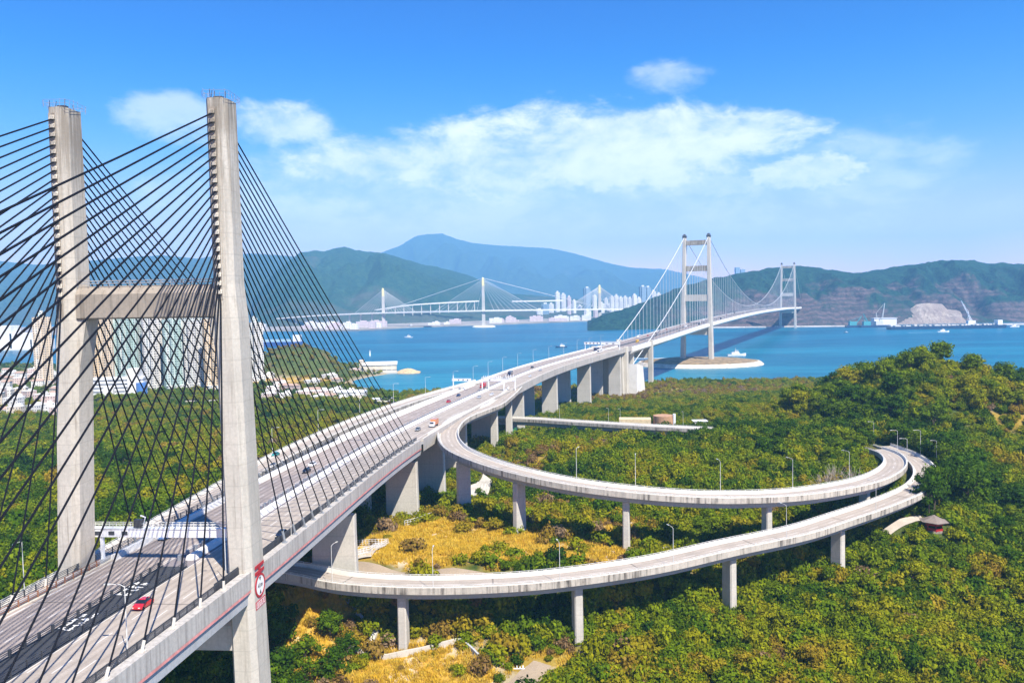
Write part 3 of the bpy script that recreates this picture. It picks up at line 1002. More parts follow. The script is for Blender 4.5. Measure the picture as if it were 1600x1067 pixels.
# parapet rails on the cross beam and inspection rails on the leg tops
mb = MB()
xa, xb = leg_x(LL, 114) + 2, leg_x(RL, 114) - 2
for yy in (-2.0, 2.0):
    for h in (0.5, 1.0):
        mb.tube([(xa, leg_y(xa) + yy, 114.6 + h), (xb, leg_y(xb) + yy, 114.6 + h)], 0.06, 5)
    for k in range(14):
        x = xa + (xb - xa) * k / 13
        mb.tube([(x, leg_y(x) + yy, 114.5), (x, leg_y(x) + yy, 115.7)], 0.06, 5)
mk('beam_railing', mb, M['steel_grey'], tower)
for lv in (RL, LL):
    mb, md = MB(), MB()
    z, x = lv[0]
    y = leg_y(x)
    ring = []
    for k in range(20):
        t = 2 * PI * k / 20
        ring.append(Vector((x + 2.5 * max(-1, min(1, 1.35 * math.cos(t))), y + 3.6 * max(-1, min(1, 1.35 * math.sin(t))), z)))
    for k in range(20):
        a, b = ring[k], ring[(k + 1) % 20]
        lean = (a - Vector((x, y, z))) * 0.02
        top = a + lean + Vector((0, 0, 1.25))
        mb.tube([a, top + Vector((0, 0, random.uniform(-.35, .5)))], 0.035, 4)
        lean2 = (b - Vector((x, y, z))) * 0.02
        for h in (0.6, 1.25):
            mb.tube([a + lean * h + Vector((0, 0, h)), b + lean2 * h + Vector((0, 0, h))], 0.032, 4)
    for k in range(5):
        a = Vector((x + random.uniform(-2, 2), y + random.uniform(-3, 3), z))
        mk('antenna', MB().tube([a, a + Vector((random.uniform(-.3, .3), 0, random.uniform(0.8, 2.0)))], 0.07, 4), M['steel_dark'], tower)
    md.box((x - 0.6, y + 0.4, z + 0.5), (1.6, 1.2, 1.0))
    mk('top_railing', mb, M['steel_grey'], tower)
    mk('equipment_box', md, M['steel_dark'], tower)

# stay cables: 22 on each side of each leg
NST = 22
for lv, edge in ((RL, 16.9), (LL, -16.9)):
    for k in range(NST):
        f = k / (NST - 1)
        z = 146.3 - 33.5 * f
        x = leg_x(lv, z) - 0.55
        y = leg_y(x)
        # towards the island
        yb = 311 - 139 * f
        base = along(yb, edge, 0.9)
        top = Vector((x, y + 3.0, z))
        mb = MB()
        n = 6
        sag = (base - top).length * 0.004
        pts = [top.lerp(base, t / n) - Vector((0, 0, sag * 4 * (t / n) * (1 - t / n))) for t in range(n + 1)]
        c = mk('stay_cable', mb.tube(pts, 0.155, 6), M['cable_black'], KB)
        s = MB()
        d = (top - base).normalized()
        s.tube([base - d * 0.8, base + d * 2.6], 0.27, 7)
        s.box(base - Vector((0, 0, 0.45)), (0.9, 1.1, 0.7), ax)
        mk('anchor_socket', s, M['steel_grey'], c)
        # towards the main span
        yb = 142 - 8.9 * (NST - 1 - k)
        base = along(yb, edge, 0.9)
        top = Vector((x, y - 3.4, z))
        sag = (base - top).length * 0.004
        pts = [top.lerp(base, t / n) - Vector((0, 0, sag * 4 * (t / n) * (1 - t / n))) for t in range(n + 1)]
        c = mk('stay_cable', MB().tube(pts, 0.155, 6), M['cable_black'], KB)
        s = MB()
        d = (top - base).normalized()
        s.tube([base - d * 0.8, base + d * 1.3], 0.24, 7)
        s.box(base - Vector((0, 0, 0.45)), (0.8, 1.0, 0.6), ax)
        mk('anchor_socket', s, M['conc_parapet'], c)
    # cable anchor slot on the face towards the main span: dark recess with a bracket at every cable
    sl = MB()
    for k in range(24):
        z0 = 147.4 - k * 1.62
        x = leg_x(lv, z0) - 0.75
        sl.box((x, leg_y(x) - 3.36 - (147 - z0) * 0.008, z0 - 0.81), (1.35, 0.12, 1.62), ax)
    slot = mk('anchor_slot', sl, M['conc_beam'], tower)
    for k in range(NST):
        br = MB()
        z = 146.3 - 33.5 * k / (NST - 1)
        x = leg_x(lv, z) - 0.6
        y = leg_y(x) - 3.42 - (147 - z) * 0.008
        br.add([(x - .5, y, z + .75), (x + .5, y, z + .75), (x + .5, y, z - .15), (x - .5, y, z - .15), (x - .5, y - .5, z - .1), (x + .5, y - .5, z - .1)], [(0, 1, 5, 4), (3, 4, 5, 2), (0, 4, 3), (1, 2, 5), (0, 3, 2, 1)])
        br.box((x + 0.1, y - 0.3, z + 0.15), (0.55, 0.6, 0.6), ax)
        mk('cable_bracket', br, M['conc_tower'], tower)
    rib = MB()
    for k in range(12):
        z0 = 147.4 - k * 3.24
        x = leg_x(lv, z0) + 0.05
        rib.box((x + .1, leg_y(x) - 3.40 - (147 - z0) * 0.008, z0 - 1.62), (0.22, 0.26, 3.24), ax)
    mk('slot_rim', rib, M['conc_tower'], tower)

# navigation clearance board on the front leg: red bars, ring with height figures and red notice
def text_mesh(txt, size, bold=False):
    cu = bpy.data.curves.new('lettering', 'FONT')
    cu.body = txt
    cu.size = size
    cu.align_x = 'CENTER'
    cu.align_y = 'CENTER'
    cu.extrude = 0.012
    if bold:
        cu.offset = 0.02 * size
    ob = bpy.data.objects.new('lettering', cu)
    COL.objects.link(ob)
    bpy.context.view_layer.update()
    me = bpy.data.meshes.new_from_object(ob.evaluated_get(bpy.context.evaluated_depsgraph_get()))
    vs = [tuple(v.co) for v in me.vertices]
    fs = [tuple(p.vertices) for p in me.polygons]
    bpy.data.objects.remove(ob)
    bpy.data.curves.remove(cu)
    bpy.data.meshes.remove(me)
    return vs, fs


def place(vs, fs, mtx):
    mb = MB()
    mb.add([mtx @ Vector(v) for v in vs], fs)
    return mb


zs = 55.6
xs_ = leg_x(RL, zs)
# the board hangs on the leg's face that looks across the water
fx = 2.52
nrm = Vector((math.cos(ax), math.sin(ax), 0))
tan = Vector((-math.sin(ax), math.cos(ax), 0))
orig = Vector((xs_, leg_y(xs_), zs)) + nrm * fx
MTX = Matrix(((tan.x, 0, nrm.x, orig.x), (tan.y, 0, nrm.y, orig.y), (0, 1, nrm.z, orig.z), (0, 0, 0, 1)))
SG = empty('clearance_sign', orig, 'round red and white height sign with red bars on the front tower leg', 'sign')


def disc(r0, r1, h0, h1, n=40):
    mb = MB()
    vs, fs = [], []
    for k in range(n):
        t = 2 * PI * k / n
        c, s = math.cos(t), math.sin(t)
        vs += [(r0 * c, r0 * s, h1), (r1 * c, r1 * s, h1), (r1 * c, r1 * s, h0), (r0 * c, r0 * s, h0)]
        j = (k + 1) % n
        for q in range(4):
            p = (q + 1) % 4
            fs.append((k * 4 + q, j * 4 + q, j * 4 + p, k * 4 + p))
    return vs, fs


vs, fs = disc(0.001, 1.95, 0.0, 0.10)
mk('sign_face', place(vs, fs, MTX), M['sign_white'], SG)
vs, fs = disc(1.9, 2.35, 0.0, 0.14)
mk('sign_ring', place(vs, fs, MTX), M['sign_red'], SG)
vs, fs = text_mesh('41m', 1.25, True)
mk('height_figures', place(vs, fs, MTX @ Matrix.Translation((0, 0.0, 0.115))), M['sign_black'], SG)
for s in (1, -1):
    tri = [(-0.45, s * 1.65, .12), (0.45, s * 1.65, .12), (0, s * 0.85, .12), (-0.45, s * 1.65, .1), (0.45, s * 1.65, .1), (0, s * 0.85, .1)]
    mk('arrow', place(tri, [(0, 1, 2), (3, 5, 4), (0, 3, 4, 1), (1, 4, 5, 2), (2, 5, 3, 0)], MTX), M['sign_black'], SG)
mb = MB().box((0, 4.0, 0.06), (4.2, 0.62, 0.12)).box((0, 2.75, 0.06), (4.2, 0.62, 0.12)).box((0, 3.37, 0.06), (0.75, 0.64, 0.11))
mk('red_bar', place(mb.v, mb.f, MTX), M['sign_red'], SG)
mb = MB().box((0, -3.5, 0.05), (4.6, 1.55, 0.1))
mk('notice_board', place(mb.v, mb.f, MTX), M['sign_red'], SG)
mb = MB().box((0, -2.98, .07), (4.0, .1, .1)).box((0, -4.02, .07), (4.0, .1, .1)).box((-2.0, -3.5, .07), (.1, .94, .1)).box((2.0, -3.5, .07), (.1, .94, .1))
rs = random.Random(5)
for k in range(4):
    cx = -1.4 + k * 0.93
    for q in range(3):
        mb.box((cx, -3.78 + q * 0.27, .08), (rs.uniform(.4, .66), .09, .1))
    mb.box((cx + rs.uniform(-.15, .15), -3.5, .08), (.1, .74, .1))
mk('notice_lettering', place(mb.v, mb.f, MTX), M['sign_white'], SG)

# ------------------------------------------------------------------ the approach viaduct
VD = empty('viaduct', along(560), 'long curved concrete viaduct on paired wall piers between the two bridges', 'viaduct')
i0, i1 = I(322), I(872) + 1
mk('deck', sections(MAIN, i0, i1, [(18.5, -0.2), (18.5, -1.0), (17.4, -1.4), (17.0, -5.0), (3.5, -5.3), (3.0, -3.2), (-3.0, -3.2), (-3.5, -5.3), (-17.0, -5.0), (-17.4, -1.4), (-18.5, -1.0), (-18.5, -0.2), (-17.6, 0.0), (17.6, 0.0)]), M['conc_girder'], VD)
mk('fascia', sections(MAIN, i0, i1, [(18.66, -3.9), (18.66, 1.1), (18.52, 1.1), (18.52, -3.9)]), M['conc_edge'], VD)
mk('parapet', sections(MAIN, i0, i1, [(18.52, 0.0), (18.52, 1.12), (17.95, 1.12), (17.7, 0.0)]), M['conc_parapet'], VD)
isl = I(505)
mk('parapet', sections(MAIN, i0, i1, [(-18.5, 0.0), (-18.5, 1.1), (-18.0, 1.1), (-17.7, 0.0)]), M['conc_white'], VD)
road_strip('carriageway', MAIN, 2.9, 17.0, 0.03, i0, i1, RM_R, VD)
road_strip('carriageway', MAIN, -17.0, -2.9, 0.03, i0, i1, RM_L, VD)
mk('median_barrier', sections(MAIN, i0, i1, [(0.0, 0.02), (2.1, 0.02), (1.7, 1.0), (0.4, 1.0)]), M['conc_white'], VD)
mk('median', MB().strip(MAIN, -2.9, 2.9, 0.012, i0, i1), M['road_dark'], VD)
mk('railing', fence_mb(MAIN, -1.2, 0.0, i0, i1, 4.0, 1.1, (0.9,), 0.45), M['steel_grey'], VD)
mk('side_barrier', sections(MAIN, i0, I(560), [(-15.6, 0.02), (-14.6, 0.02), (-14.9, 1.0), (-15.4, 1.0)]), M['conc_white'], VD)
mk('side_barrier', sections(MAIN, I(336), I(470), [(16.0, 0.02), (17.0, 0.02), (16.7, 1.0), (16.3, 1.0)]), M['conc_barrier'], VD)
mk('expansion_joint', MB().box(along(322, 0, 0.055), (32, 0.7, 0.03), MAIN.ang(MAIN.at_y(322))), M['steel_dark'], VD)


def wall_pier(parent, path, q, a, b, h_top, thick, mat, name='pier', base=None, cap=True):
    c = path.pt(q, (a + b) / 2)
    z0 = (height1(c.x, c.y) if base is None else base) - 2.5
    z1 = c.z + h_top
    mb = MB()
    rz = path.ang(q)
    R = Matrix.Rotation(rz, 3, 'Z')
    rings = []
    for z, k in ((z0, 1.06), (z1 - 5, 1.0), (z1, 1.0)):
        w, t = abs(b - a) / 2 * k, thick / 2 * k
        e = min(0.35, t * 0.3)
        rings.append([Vector((c.x, c.y, z)) + R @ Vector(p) for p in ((-w + e, -t, 0), (w - e, -t, 0), (w, -t + e, 0), (w, t - e, 0), (w - e, t, 0), (-w + e, t, 0), (-w, t - e, 0), (-w, -t + e, 0))])
    mb.loft(rings)
    if cap:
        mb.box((c.x, c.y, z1 + 0.14), (abs(b - a) * 0.86, thick * 0.7, 0.3), rz)
    return mk(name, mb, mat, parent)


for y in (232, 318, 362, 404, 462, 545, 650, 742, 836):
    q = MAIN.at_y(y)
    P = KB if y < 322 else VD
    wall_pier(P, MAIN, q, 3.6, 16.4, -5.55 if y > 322 else -7.9, 2.8, M['conc_pier'])
    wall_pier(P, MAIN, q, -16.4, -3.6, -5.55 if y > 322 else -7.9, 2.8, M['conc_pier'])

# ------------------------------------------------------------------ ramps
def ramp(obj, path, half=4.5, depth=3.1, white=True, i0=0, i1=None, inner=None):
    n = len(path.p) if i1 is None else i1
    mk('deck', sections(path, i0, n, [(half, -0.05), (half, -0.75), (half * .62, -1.15), (half * .5, -depth), (-half * .5, -depth), (-half * .62, -1.15), (-half, -0.75), (-half, -0.05)]), M['conc_girder'], obj)
    road_strip('carriageway', path, -half + 0.75, half - 0.75, 0.02, i0, n, RM_RAMP, obj, -half + .75)
    for s in (1, -1):
        mk('parapet', sections(path, i0, n, [(s * half, 0.0), (s * (half + .02), 0.95), (s * (half - .4), 0.95), (s * (half - .7), 0.0)]), M['conc_barrier'], obj)
        mk('fascia', sections(path, i0, n, [(s * (half + .15), -1.05), (s * (half + .15), 0.78), (s * (half + .03), 0.78), (s * (half + .03), -1.05)]), M['conc_fascia'], obj)
        mb = MB()
        mb.sweep(path, rect(s * (half - .25) - .05, s * (half - .25) + .05, 1.28, 1.38), i0, n)
        q = path.s[i0] + 1
        while q < path.s[n - 1]:
            mb.box(path.pt(q, s * (half - .25), 1.14), (.1, .14, .42), path.ang(q))
            q += 2.6
        mk('railing', mb, M['steel_pale'], obj)


def near(path, x, y):
    return path.s[int(np.argmin((path.p[:, 0] - x)**2 + (path.p[:, 1] - y)**2))]


RR = empty('ramp', RIGHT_RAMP.p[10], 'upper looping concrete ramp leaving the right side of the viaduct', 'ramp')
ramp(RR, RIGHT_RAMP)
for x, y, w in ((-19, 303, 5.2), (2, 273, 4.8), (36, 260, 3.6), (83, 263, 3.4), (128, 287, 3.4), (-15, 432, 4.0), (-5, 480, 4.0)):
    q = near(RIGHT_RAMP, x, y)
    wall_pier(RR, RIGHT_RAMP, q, -w / 2, w / 2, -3.3, 2.2, M['conc_pier'])
LR = empty('ramp', LOWER_RAMP.p[30], 'lower concrete ramp curving out from under the cable-stayed bridge deck', 'ramp')
ramp(LR, LOWER_RAMP)
for x, y, w in ((-31, 212, 3.6), (17, 214, 3.4), (64, 233, 4.2), (106, 257, 4.0), (-95, 234, 3.6)):
    wall_pier(LR, LOWER_RAMP, near(LOWER_RAMP, x, y), -w / 2, w / 2, -3.3, 2.4, M['conc_pier'])
SR = empty('ramp', SLIP.p[30], 'slip road with white parapets joining the left side of the viaduct', 'ramp')
ramp(SR, SLIP, half=4.8, i0=SLIP.idx(30))
for y in (232, 318, 404, 462):
    c = along(y, -30)
    wall_pier(SR, SLIP, near(SLIP, c.x, c.y), -3.0, 3.0, -3.3, 2.4, M['conc_pier'])
FR = empty('ramp', FAR_RAMP.p[40], 'straight low road bridge passing under the viaduct in the scrub', 'ramp')
ramp(FR, FAR_RAMP, half=4.2, depth=3.6)
for x in (-40, 0, 40, 80, 115):
    q = FAR_RAMP.s[int(np.argmin(abs(FAR_RAMP.p[:, 0] - x)))]
    wall_pier(FR, FAR_RAMP, q, -2.2, 2.2, -3.8, 1.8, M['conc_pier'])

# ------------------------------------------------------------------ the suspension bridge
TM = empty('suspension_bridge', along(1263), 'large pale suspension bridge with two portal towers crossing the strait', 'bridge')
i0, i1 = I(868), len(MAIN.p)
mk('deck', sections(MAIN, i0, i1, [(19.6, 0.3), (20.6, -1.6), (20.6, -4.6), (17.5, -7.4), (-17.5, -7.4), (-20.6, -4.6), (-20.6, -1.6), (-19.6, 0.3), (-19.0, 0.0), (19.0, 0.0)]), M['conc_white'], TM)
road_strip('carriageway', MAIN, 2.6, 17.0, 0.03, i0, i1, RM_TM, TM)
road_strip('carriageway', MAIN, -17.0, -2.6, 0.03, i0, i1, RM_TM, TM)
mk('median', MB().strip(MAIN, -2.6, 2.6, 0.015, i0, i1), M['gap'], TM)
for o in (18.3, -18.3):
    mk('railing', sections(MAIN, i0, i1, rect(o - .12, o + .12, 0.0, 1.1)), M['steel_grey'], TM)


def susp_tower(y, base):
    q = MAIN.at_y(y)
    rz = MAIN.ang(q)
    R = Matrix.Rotation(rz, 3, 'Z')
    c0 = MAIN.pt(q)
    t = empty('tower')
    t.parent = TM

    def P(o, l, z):
        return Vector((c0.x, c0.y, z)) + R @ Vector((o, l, 0))
    for s in (1, -1):
        rings = []
        for z, k, sp in ((base - 4, 1.2, 22.4), (62, 1.05, 21.4), (200, 0.86, 18.9)):
            w, d = 3.1 * k, 5.0 * k
            rings.append([P(s * sp + a * w, b * d, z) for a, b in ((-1, -.75), (-.75, -1), (.75, -1), (1, -.75), (1, .75), (.75, 1), (-.75, 1), (-1, .75))])
        mk('tower_leg', MB().loft(rings), M['conc_pier'], t)
        mb = MB()
        for z, w in ((200, 2.9), (202.5, 3.2), (205, 2.4), (206.5, 0.9)):
            pass
        mb.loft([[P(s * 18.9 + a * w, b * w * 1.4, z) for a, b in ((-1, -1), (1, -1), (1, 1), (-1, 1))] for z, w in ((200.02, 2.6), (202.4, 3.0), (205, 2.2), (206.6, 0.8))])
        mk('cable_saddle', mb, M['steel_dark'], t)
    for z0, z1 in ((188.5, 196), (147.5, 156), (100.5, 110.5), (47, 57.0)):
        sp = np.interp((z0 + z1) / 2, [base, 62, 200], [22.4, 21.4, 18.9]) - 2.2
        rings = []
        for s in (-1, 1):
            rings.append([P(s * sp, -3.4, z0), P(s * sp, 3.4, z0), P(s * sp, 3.4, z1), P(s * sp, -3.4, z1)])
        mk('cross_beam', MB().loft(rings), M['conc_tower'] if z0 > 140 else M['conc_pier'], t)
    return t


susp_tower(1263, 6)
susp_tower(2530, 2)
y1, y2, ym = MAIN.at_y(1263), MAIN.at_y(2530), MAIN.at_y(940)


def cable_z(q):
    if q >= y1 and q <= y2:
        t = (q - y1) / (y2 - y1)
        return 202 - 4 * 120 * t * (1 - t)
    if q < y1:
        t = (q - ym) / (y1 - ym)
        return 59.5 + (202 - 59.5) * t - 4 * 7 * t * (1 - t)
    t = (q - y2) / (MAIN.s[-1] - y2)
    return 202 - 138 * t


for o in (18.9, -18.9):
    pts = []
    for q in np.concatenate([np.linspace(ym, y1, 24), np.linspace(y1, y2, 60)[1:], np.linspace(y2, MAIN.s[-1], 12)[1:]]):
        p = MAIN.pt(q, o)
        pts.append((p.x, p.y, cable_z(q)))
    q0 = MAIN.at_y(866)
    p = MAIN.pt(q0, o)
    pts.insert(0, (p.x, p.y, 34.5))
    mk('main_cable', MB().tube(pts, 0.48, 7), M['cable_pale'], TM)
hq = []
q = ym + 18
while q < MAIN.s[-1] - 40:
    if abs(q - y1) > 12 and abs(q - y2) > 12 and q < y2 - 12:
        hq.append(q)
    q += 18
rest = MB()
cnt = 0
for q in hq:
    for o in (18.9, -18.9):
        p = MAIN.pt(q, o)
        z = cable_z(q)
        if z - p.z < 2:
            continue
        mb = MB() if cnt < 100 else rest
        for dy in (-0.9, 0.9):
            u = MAIN.pt(q + dy, o)
            mb.tube([(u.x, u.y, u.z), (u.x, u.y, z)], 0.11, 4, caps=False)
        if cnt < 100:
            mk('hanger', mb, M['cable_pale'], TM)
        cnt += 1
tag(mk('hanger', rest, M['cable_pale'], TM), kind='stuff')
# side pier M1, abutment column and anchorage block
q = MAIN.at_y(940)
for o in (19.4, -19.4):
    wall_pier(TM, MAIN, q, o - 2.6, o + 2.6, 2.5, 5.0, M['conc_pier'], 'side_pier', base=2, cap=False)
wall_pier(TM, MAIN, q, -16.6, 16.6, -8.0, 3.5, M['conc_pier'], 'cross_beam', base=40, cap=False)
q = MAIN.at_y(842)
for o in (18.0, -18.0):
    wall_pier(VD, MAIN, MAIN.at_y(850), o - 2.0, o + 2.0, 2.0, 6.0, M['conc_parapet'], 'abutment_column', base=4, cap=False)
wall_pier(VD, MAIN, MAIN.at_y(846), -16, 16, -5.3, 5.0, M['conc_parapet'], 'abutment_wall', base=4, cap=False)
wall_pier(VD, MAIN, MAIN.at_y(885), -16, 16, -8.0, 4.0, M['conc_pier'], 'pier', base=4, cap=False)
AN = empty('cable_anchorage', along(868), 'bright white sloping concrete block anchoring the suspension cables', 'anchorage')
for o in (20.5, -20.5):
    rz = MAIN.ang(MAIN.at_y(868))
    R = Matrix.Rotation(rz, 3, 'Z')
    c = along(868, o)
    mb = MB()
    prof = [(-12, 0), (24, 0), (14, 33), (-12, 37)]
    vs = []
    for w in (-7.0, 7.0):
        for l, z in prof:
            p = Vector((c.x, c.y, 0)) + R @ Vector((w, l, 0))
            vs.append((p.x, p.y, z + 1))
    mb.add(vs, [(3, 2, 1, 0), (4, 5, 6, 7), (0, 1, 5, 4), (1, 2, 6, 5), (2, 3, 7, 6), (3, 0, 4, 7)])
    mk('anchor_block', mb, M['conc_white'], AN)
# ------------------------------------------------------------------ street lamps
def lamp_tree(h=10.0, arm=2.2, double=False):
    o = empty('street_lamp')
    mk('pole', MB().tube([(0, 0, -0.3), (0, 0, h * 0.5), (0, 0, h)], [0.10, 0.08, 0.06], 6), M['steel_pale'], o, local=True)
    a = MB().tube([(0, 0, h - 0.1), (arm * 0.3, 0, h + 0.25), (arm, 0, h + 0.35)], 0.05, 5)
    mk('arm', a, M['steel_pale'], o, local=True)
    mk('lamp_head', MB().box((arm + 0.35, 0, h + 0.32), (0.9, 0.34, 0.16)), M['lamp_glass'], o, local=True)
    return o


LAMP = None


def lamp(p, rz, label, group, sc=1.0):
    global LAMP
    if LAMP is None:
        LAMP = lamp_tree()
        o = LAMP
    else:
        o = copy_tree(LAMP)
    o.location = p
    o.rotation_euler = (0, 0, rz)
    o.scale = (sc, sc, sc)
    tag(o, label, 'street lamp', group)


def lamps_on(path, spots, off, label, group, flip=0, h=0.9):
    for k, (x, y) in enumerate(spots):
        q = near(path, x, y)
        lamp(path.pt(q, off, h), path.ang(q) + flip, label if isinstance(label, str) else label[k], group)


ur = [(22, 265), (38, 262), (69, 263), (98, 270), (123, 285)]
lamps_on(RIGHT_RAMP, [(20, 263), (41, 259), (69, 260), (98, 268), (126, 285)], -4.3,
         ['thin street lamp on upper ramp parapet, nearest the viaduct', 'second street lamp out along the upper ramp parapet', 'street lamp at the middle of the upper ramp parapet', 'street lamp on upper ramp just past its middle pier',
          'street lamp on upper ramp beside the leafless grey bushes'], 'street lamps on the upper ramp', PI)
lamps_on(LOWER_RAMP, [(-49, 217), (-21, 211), (11, 213), (42, 223), (79, 240), (119, 266)], 4.3,
         ['street lamp on the lower ramp close to the round height sign', 'street lamp on lower ramp parapet in front of the yellow grass mound', 'street lamp over the lower ramp pier in mid picture', 'street lamp where the lower ramp starts climbing to the right',
          'street lamp below the upper ramp on the rising lower ramp', 'last street lamp before the lower ramp meets the trees'], 'street lamps on the lower ramp', PI)
for (px, py, z, sc, lab) in ((1365, 692, 39, 1.0, 'street lamp at the far tip of the ramp loop under the wood'), (1402, 712, 39, 1.1, 'tall street lamp between the two roads of the loop'),
                        (1417, 727, 38.6, 1.1, 'street lamp on the outer kerb of the hairpin bend'), (1438, 712, 39, 1.1, 'street lamp half hidden by dark trees beyond the bend'), (1463, 722, 39, .9, 'rightmost street lamp, beside the shaded outer road')):
    lamp(at(px, py, z), PI, lab, 'street lamps at the hairpin bend', sc)
lamp(at(38, 920, 52), -PI / 2, 'grey street lamp standing outside the deck edge left of the left tower leg', 'street lamps by the tower')
lamp(along(116, 14.2, 0.1), PI, 'pale street lamp at the deck edge in the near bottom corner', 'street lamps by the tower')
lamp(along(148, 14.6, 0.1), PI, 'pale street lamp beside the fence left of the front tower leg', 'street lamps by the tower')
lamp(along(178, 16.2, 0.1), PI, 'pale street lamp on the fence right of the front tower leg', 'street lamps by the tower', .7)
for k, y in enumerate((300, 345, 390)):
    c = along(y, -38)
    q = near(SLIP, c.x, c.y)
    lamp(SLIP.pt(q, 4.4, 0.8), SLIP.ang(q) + PI, 'street lamp on the left parapet of the slip road', 'street lamps along the slip road')
for k in range(13):
    y = 430 + k * 37
    o = -18.0 if y > 520 else -18 - 14 * (520 - y) / 90
    lamp(along(y, o, 1.0), MAIN.ang(MAIN.at_y(y)), 'thin street lamp in the row on the left edge of the viaduct', 'street lamps on the left edge of the viaduct', 1.1)
for x in (-20, 5, 28, 55, 62, 95):
    q = FAR_RAMP.s[int(np.argmin(abs(FAR_RAMP.p[:, 0] - x)))]
    lamp(FAR_RAMP.pt(q, -3.8, 0.8), FAR_RAMP.ang(q), 'small street lamp on the straight low road bridge', 'street lamps on the low road bridge', .85)
lamp(at(520, 884, 31.5), 0.0, 'short street lamp beside the gated yard under the deck', 'street lamps by the tower', .9)

# ------------------------------------------------------------------ vehicles
CARMATS = {}


def paint(col):
    if col not in CARMATS:
        m, g = newmat('car paint')
        g.b.inputs['Base Color'].default_value = col + (1,)
        g.b.inputs['Roughness'].default_value = 0.25
        g.b.inputs['Coat Weight'].default_value = 0.5
        CARMATS[col] = m
    return CARMATS[col]


def sec_loft(secs):
    """secs: (y, half width bottom, half width top, z0, z1)"""
    rings = []
    for y, wb, wt_, z0, z1 in secs:
        zm = z0 + (z1 - z0) * .55
        rings.append([Vector((-wb, y, z0)), Vector((wb, y, z0)), Vector((wb * 1.02, y, zm)), Vector((wt_, y, z1)), Vector((-wt_, y, z1)), Vector((-wb * 1.02, y, zm))])
    return MB().loft(rings)


def car(col, roof=None, name='car'):
    o = empty(name)
    mk('body', sec_loft([(-2.2, .72, .68, .42, .85), (-2.1, .84, .78, .28, .95), (-1.2, .88, .82, .24, .98), (0.9, .88, .82, .24, .96), (1.9, .85, .74, .26, .80), (2.2, .74, .62, .36, .70)]), paint(col), o, local=True)
    mk('cabin_glass', MB().loft([[Vector((-.80, -1.75, .93)), Vector((.80, -1.75, .93)), Vector((.80, 1.0, .93)), Vector((-.80, 1.0, .93))], [Vector((-.62, -1.15, 1.40)), Vector((.62, -1.15, 1.40)), Vector((.62, .25, 1.40)), Vector((-.62, .25, 1.40))]]), M['glass_dark'], o, local=True)
    mk('roof', MB().loft([[Vector((-.64, -1.18, 1.39)), Vector((.64, -1.18, 1.39)), Vector((.64, .28, 1.39)), Vector((-.64, .28, 1.39))], [Vector((-.55, -1.05, 1.46)), Vector((.55, -1.05, 1.46)), Vector((.55, .15, 1.46)), Vector((-.55, .15, 1.46))]]), paint(roof or col), o, local=True)
    for sx in (-1, 1):
        for y in (-1.35, 1.35):
            mk('wheel', MB().tube([(sx * .70, y, .31), (sx * .90, y, .31)], .31, 12), M['tyre'], o, local=True)
        mk('headlight', MB().box((sx * .55, 2.16, .62), (.3, .12, .14)), M['headlight'], o, local=True)
        mk('tail_light', MB().box((sx * .6, -2.17, .75), (.26, .1, .16)), M['taillight'], o, local=True)
    return o


def truck(cab, box, name='truck', L=7.5, H=3.3):
    o = empty(name)
    mk('cab', sec_loft([(L / 2 - 2.0, 1.1, 1.05, .5, 2.5), (L / 2 - .4, 1.1, 1.0, .5, 2.5), (L / 2, 1.05, .95, .5, 1.7)]), paint(cab), o, local=True)
    mk('windscreen', MB().loft([[Vector((-.95, L / 2 - .02, 1.55)), Vector((.95, L / 2 - .02, 1.55)), Vector((.9, L / 2 - .3, 2.42)), Vector((-.9, L / 2 - .3, 2.42))], [Vector((-.95, L / 2 + .04, 1.55)), Vector((.95, L / 2 + .04, 1.55)), Vector((.9, L / 2 - .24, 2.42)), Vector((-.9, L / 2 - .24, 2.42))]]), M['glass_dark'], o, local=True)
    mk('cargo_box', MB().box((0, -1.1, .9 + (H - .9) / 2), (2.35, L - 2.3, H - .9)), paint(box), o, local=True)
    mk('chassis', MB().box((0, -.3, .7), (1.4, L - .8, .35)), M['steel_dark'], o, local=True)
    for sx in (-1, 1):
        for y in (-L / 2 + 1.3, L / 2 - 1.2):
            mk('wheel', MB().tube([(sx * .85, y, .48), (sx * 1.15, y, .48)], .48, 12), M['tyre'], o, local=True)
    return o


def bus(col, name='coach'):
    o = empty(name)
    mk('body', sec_loft([(-5.5, 1.2, 1.1, .4, 3.0), (-5.3, 1.25, 1.18, .35, 3.2), (5.2, 1.25, 1.18, .35, 3.2), (5.5, 1.15, 1.05, .4, 2.9)]), paint(col), o, local=True)
    mk('window_band', MB().box((0, 0, 2.1), (2.58, 10.2, .8)), M['glass_dark'], o, local=True)
    mk('windscreen', MB().box((0, 5.48, 1.9), (2.0, .2, 1.3)), M['glass_dark'], o, local=True)
    for sx in (-1, 1):
        for y in (-3.2, 3.4):
            mk('wheel', MB().tube([(sx * .95, y, .5), (sx * 1.27, y, .5)], .5, 12), M['tyre'], o, local=True)
    return o


PROTO = {}


def drive(kind, cols, y, off, label, cat, group='vehicles on the road decks', path=MAIN, q=None, flip=None):
    key = (kind, cols)
    if key not in PROTO:
        PROTO[key] = {'car': car, 'truck': truck, 'coach': bus}[kind](*cols)
        o = PROTO[key]
    else:
        o = copy_tree(PROTO[key])
    q = path.at_y(y) if q is None else q
    o.location = path.pt(q, off, 0.05)
    fl = (off < 0) if flip is None else flip
    i = path.idx(q)
    slope = math.atan2(path.p[min(i + 1, len(path.p) - 1), 2] - path.p[i, 2], 4.0)
    o.rotation_euler = (slope * (1 if not fl else -1), 0, path.ang(q) + (PI if fl else 0))
    tag(o, label, cat, group)


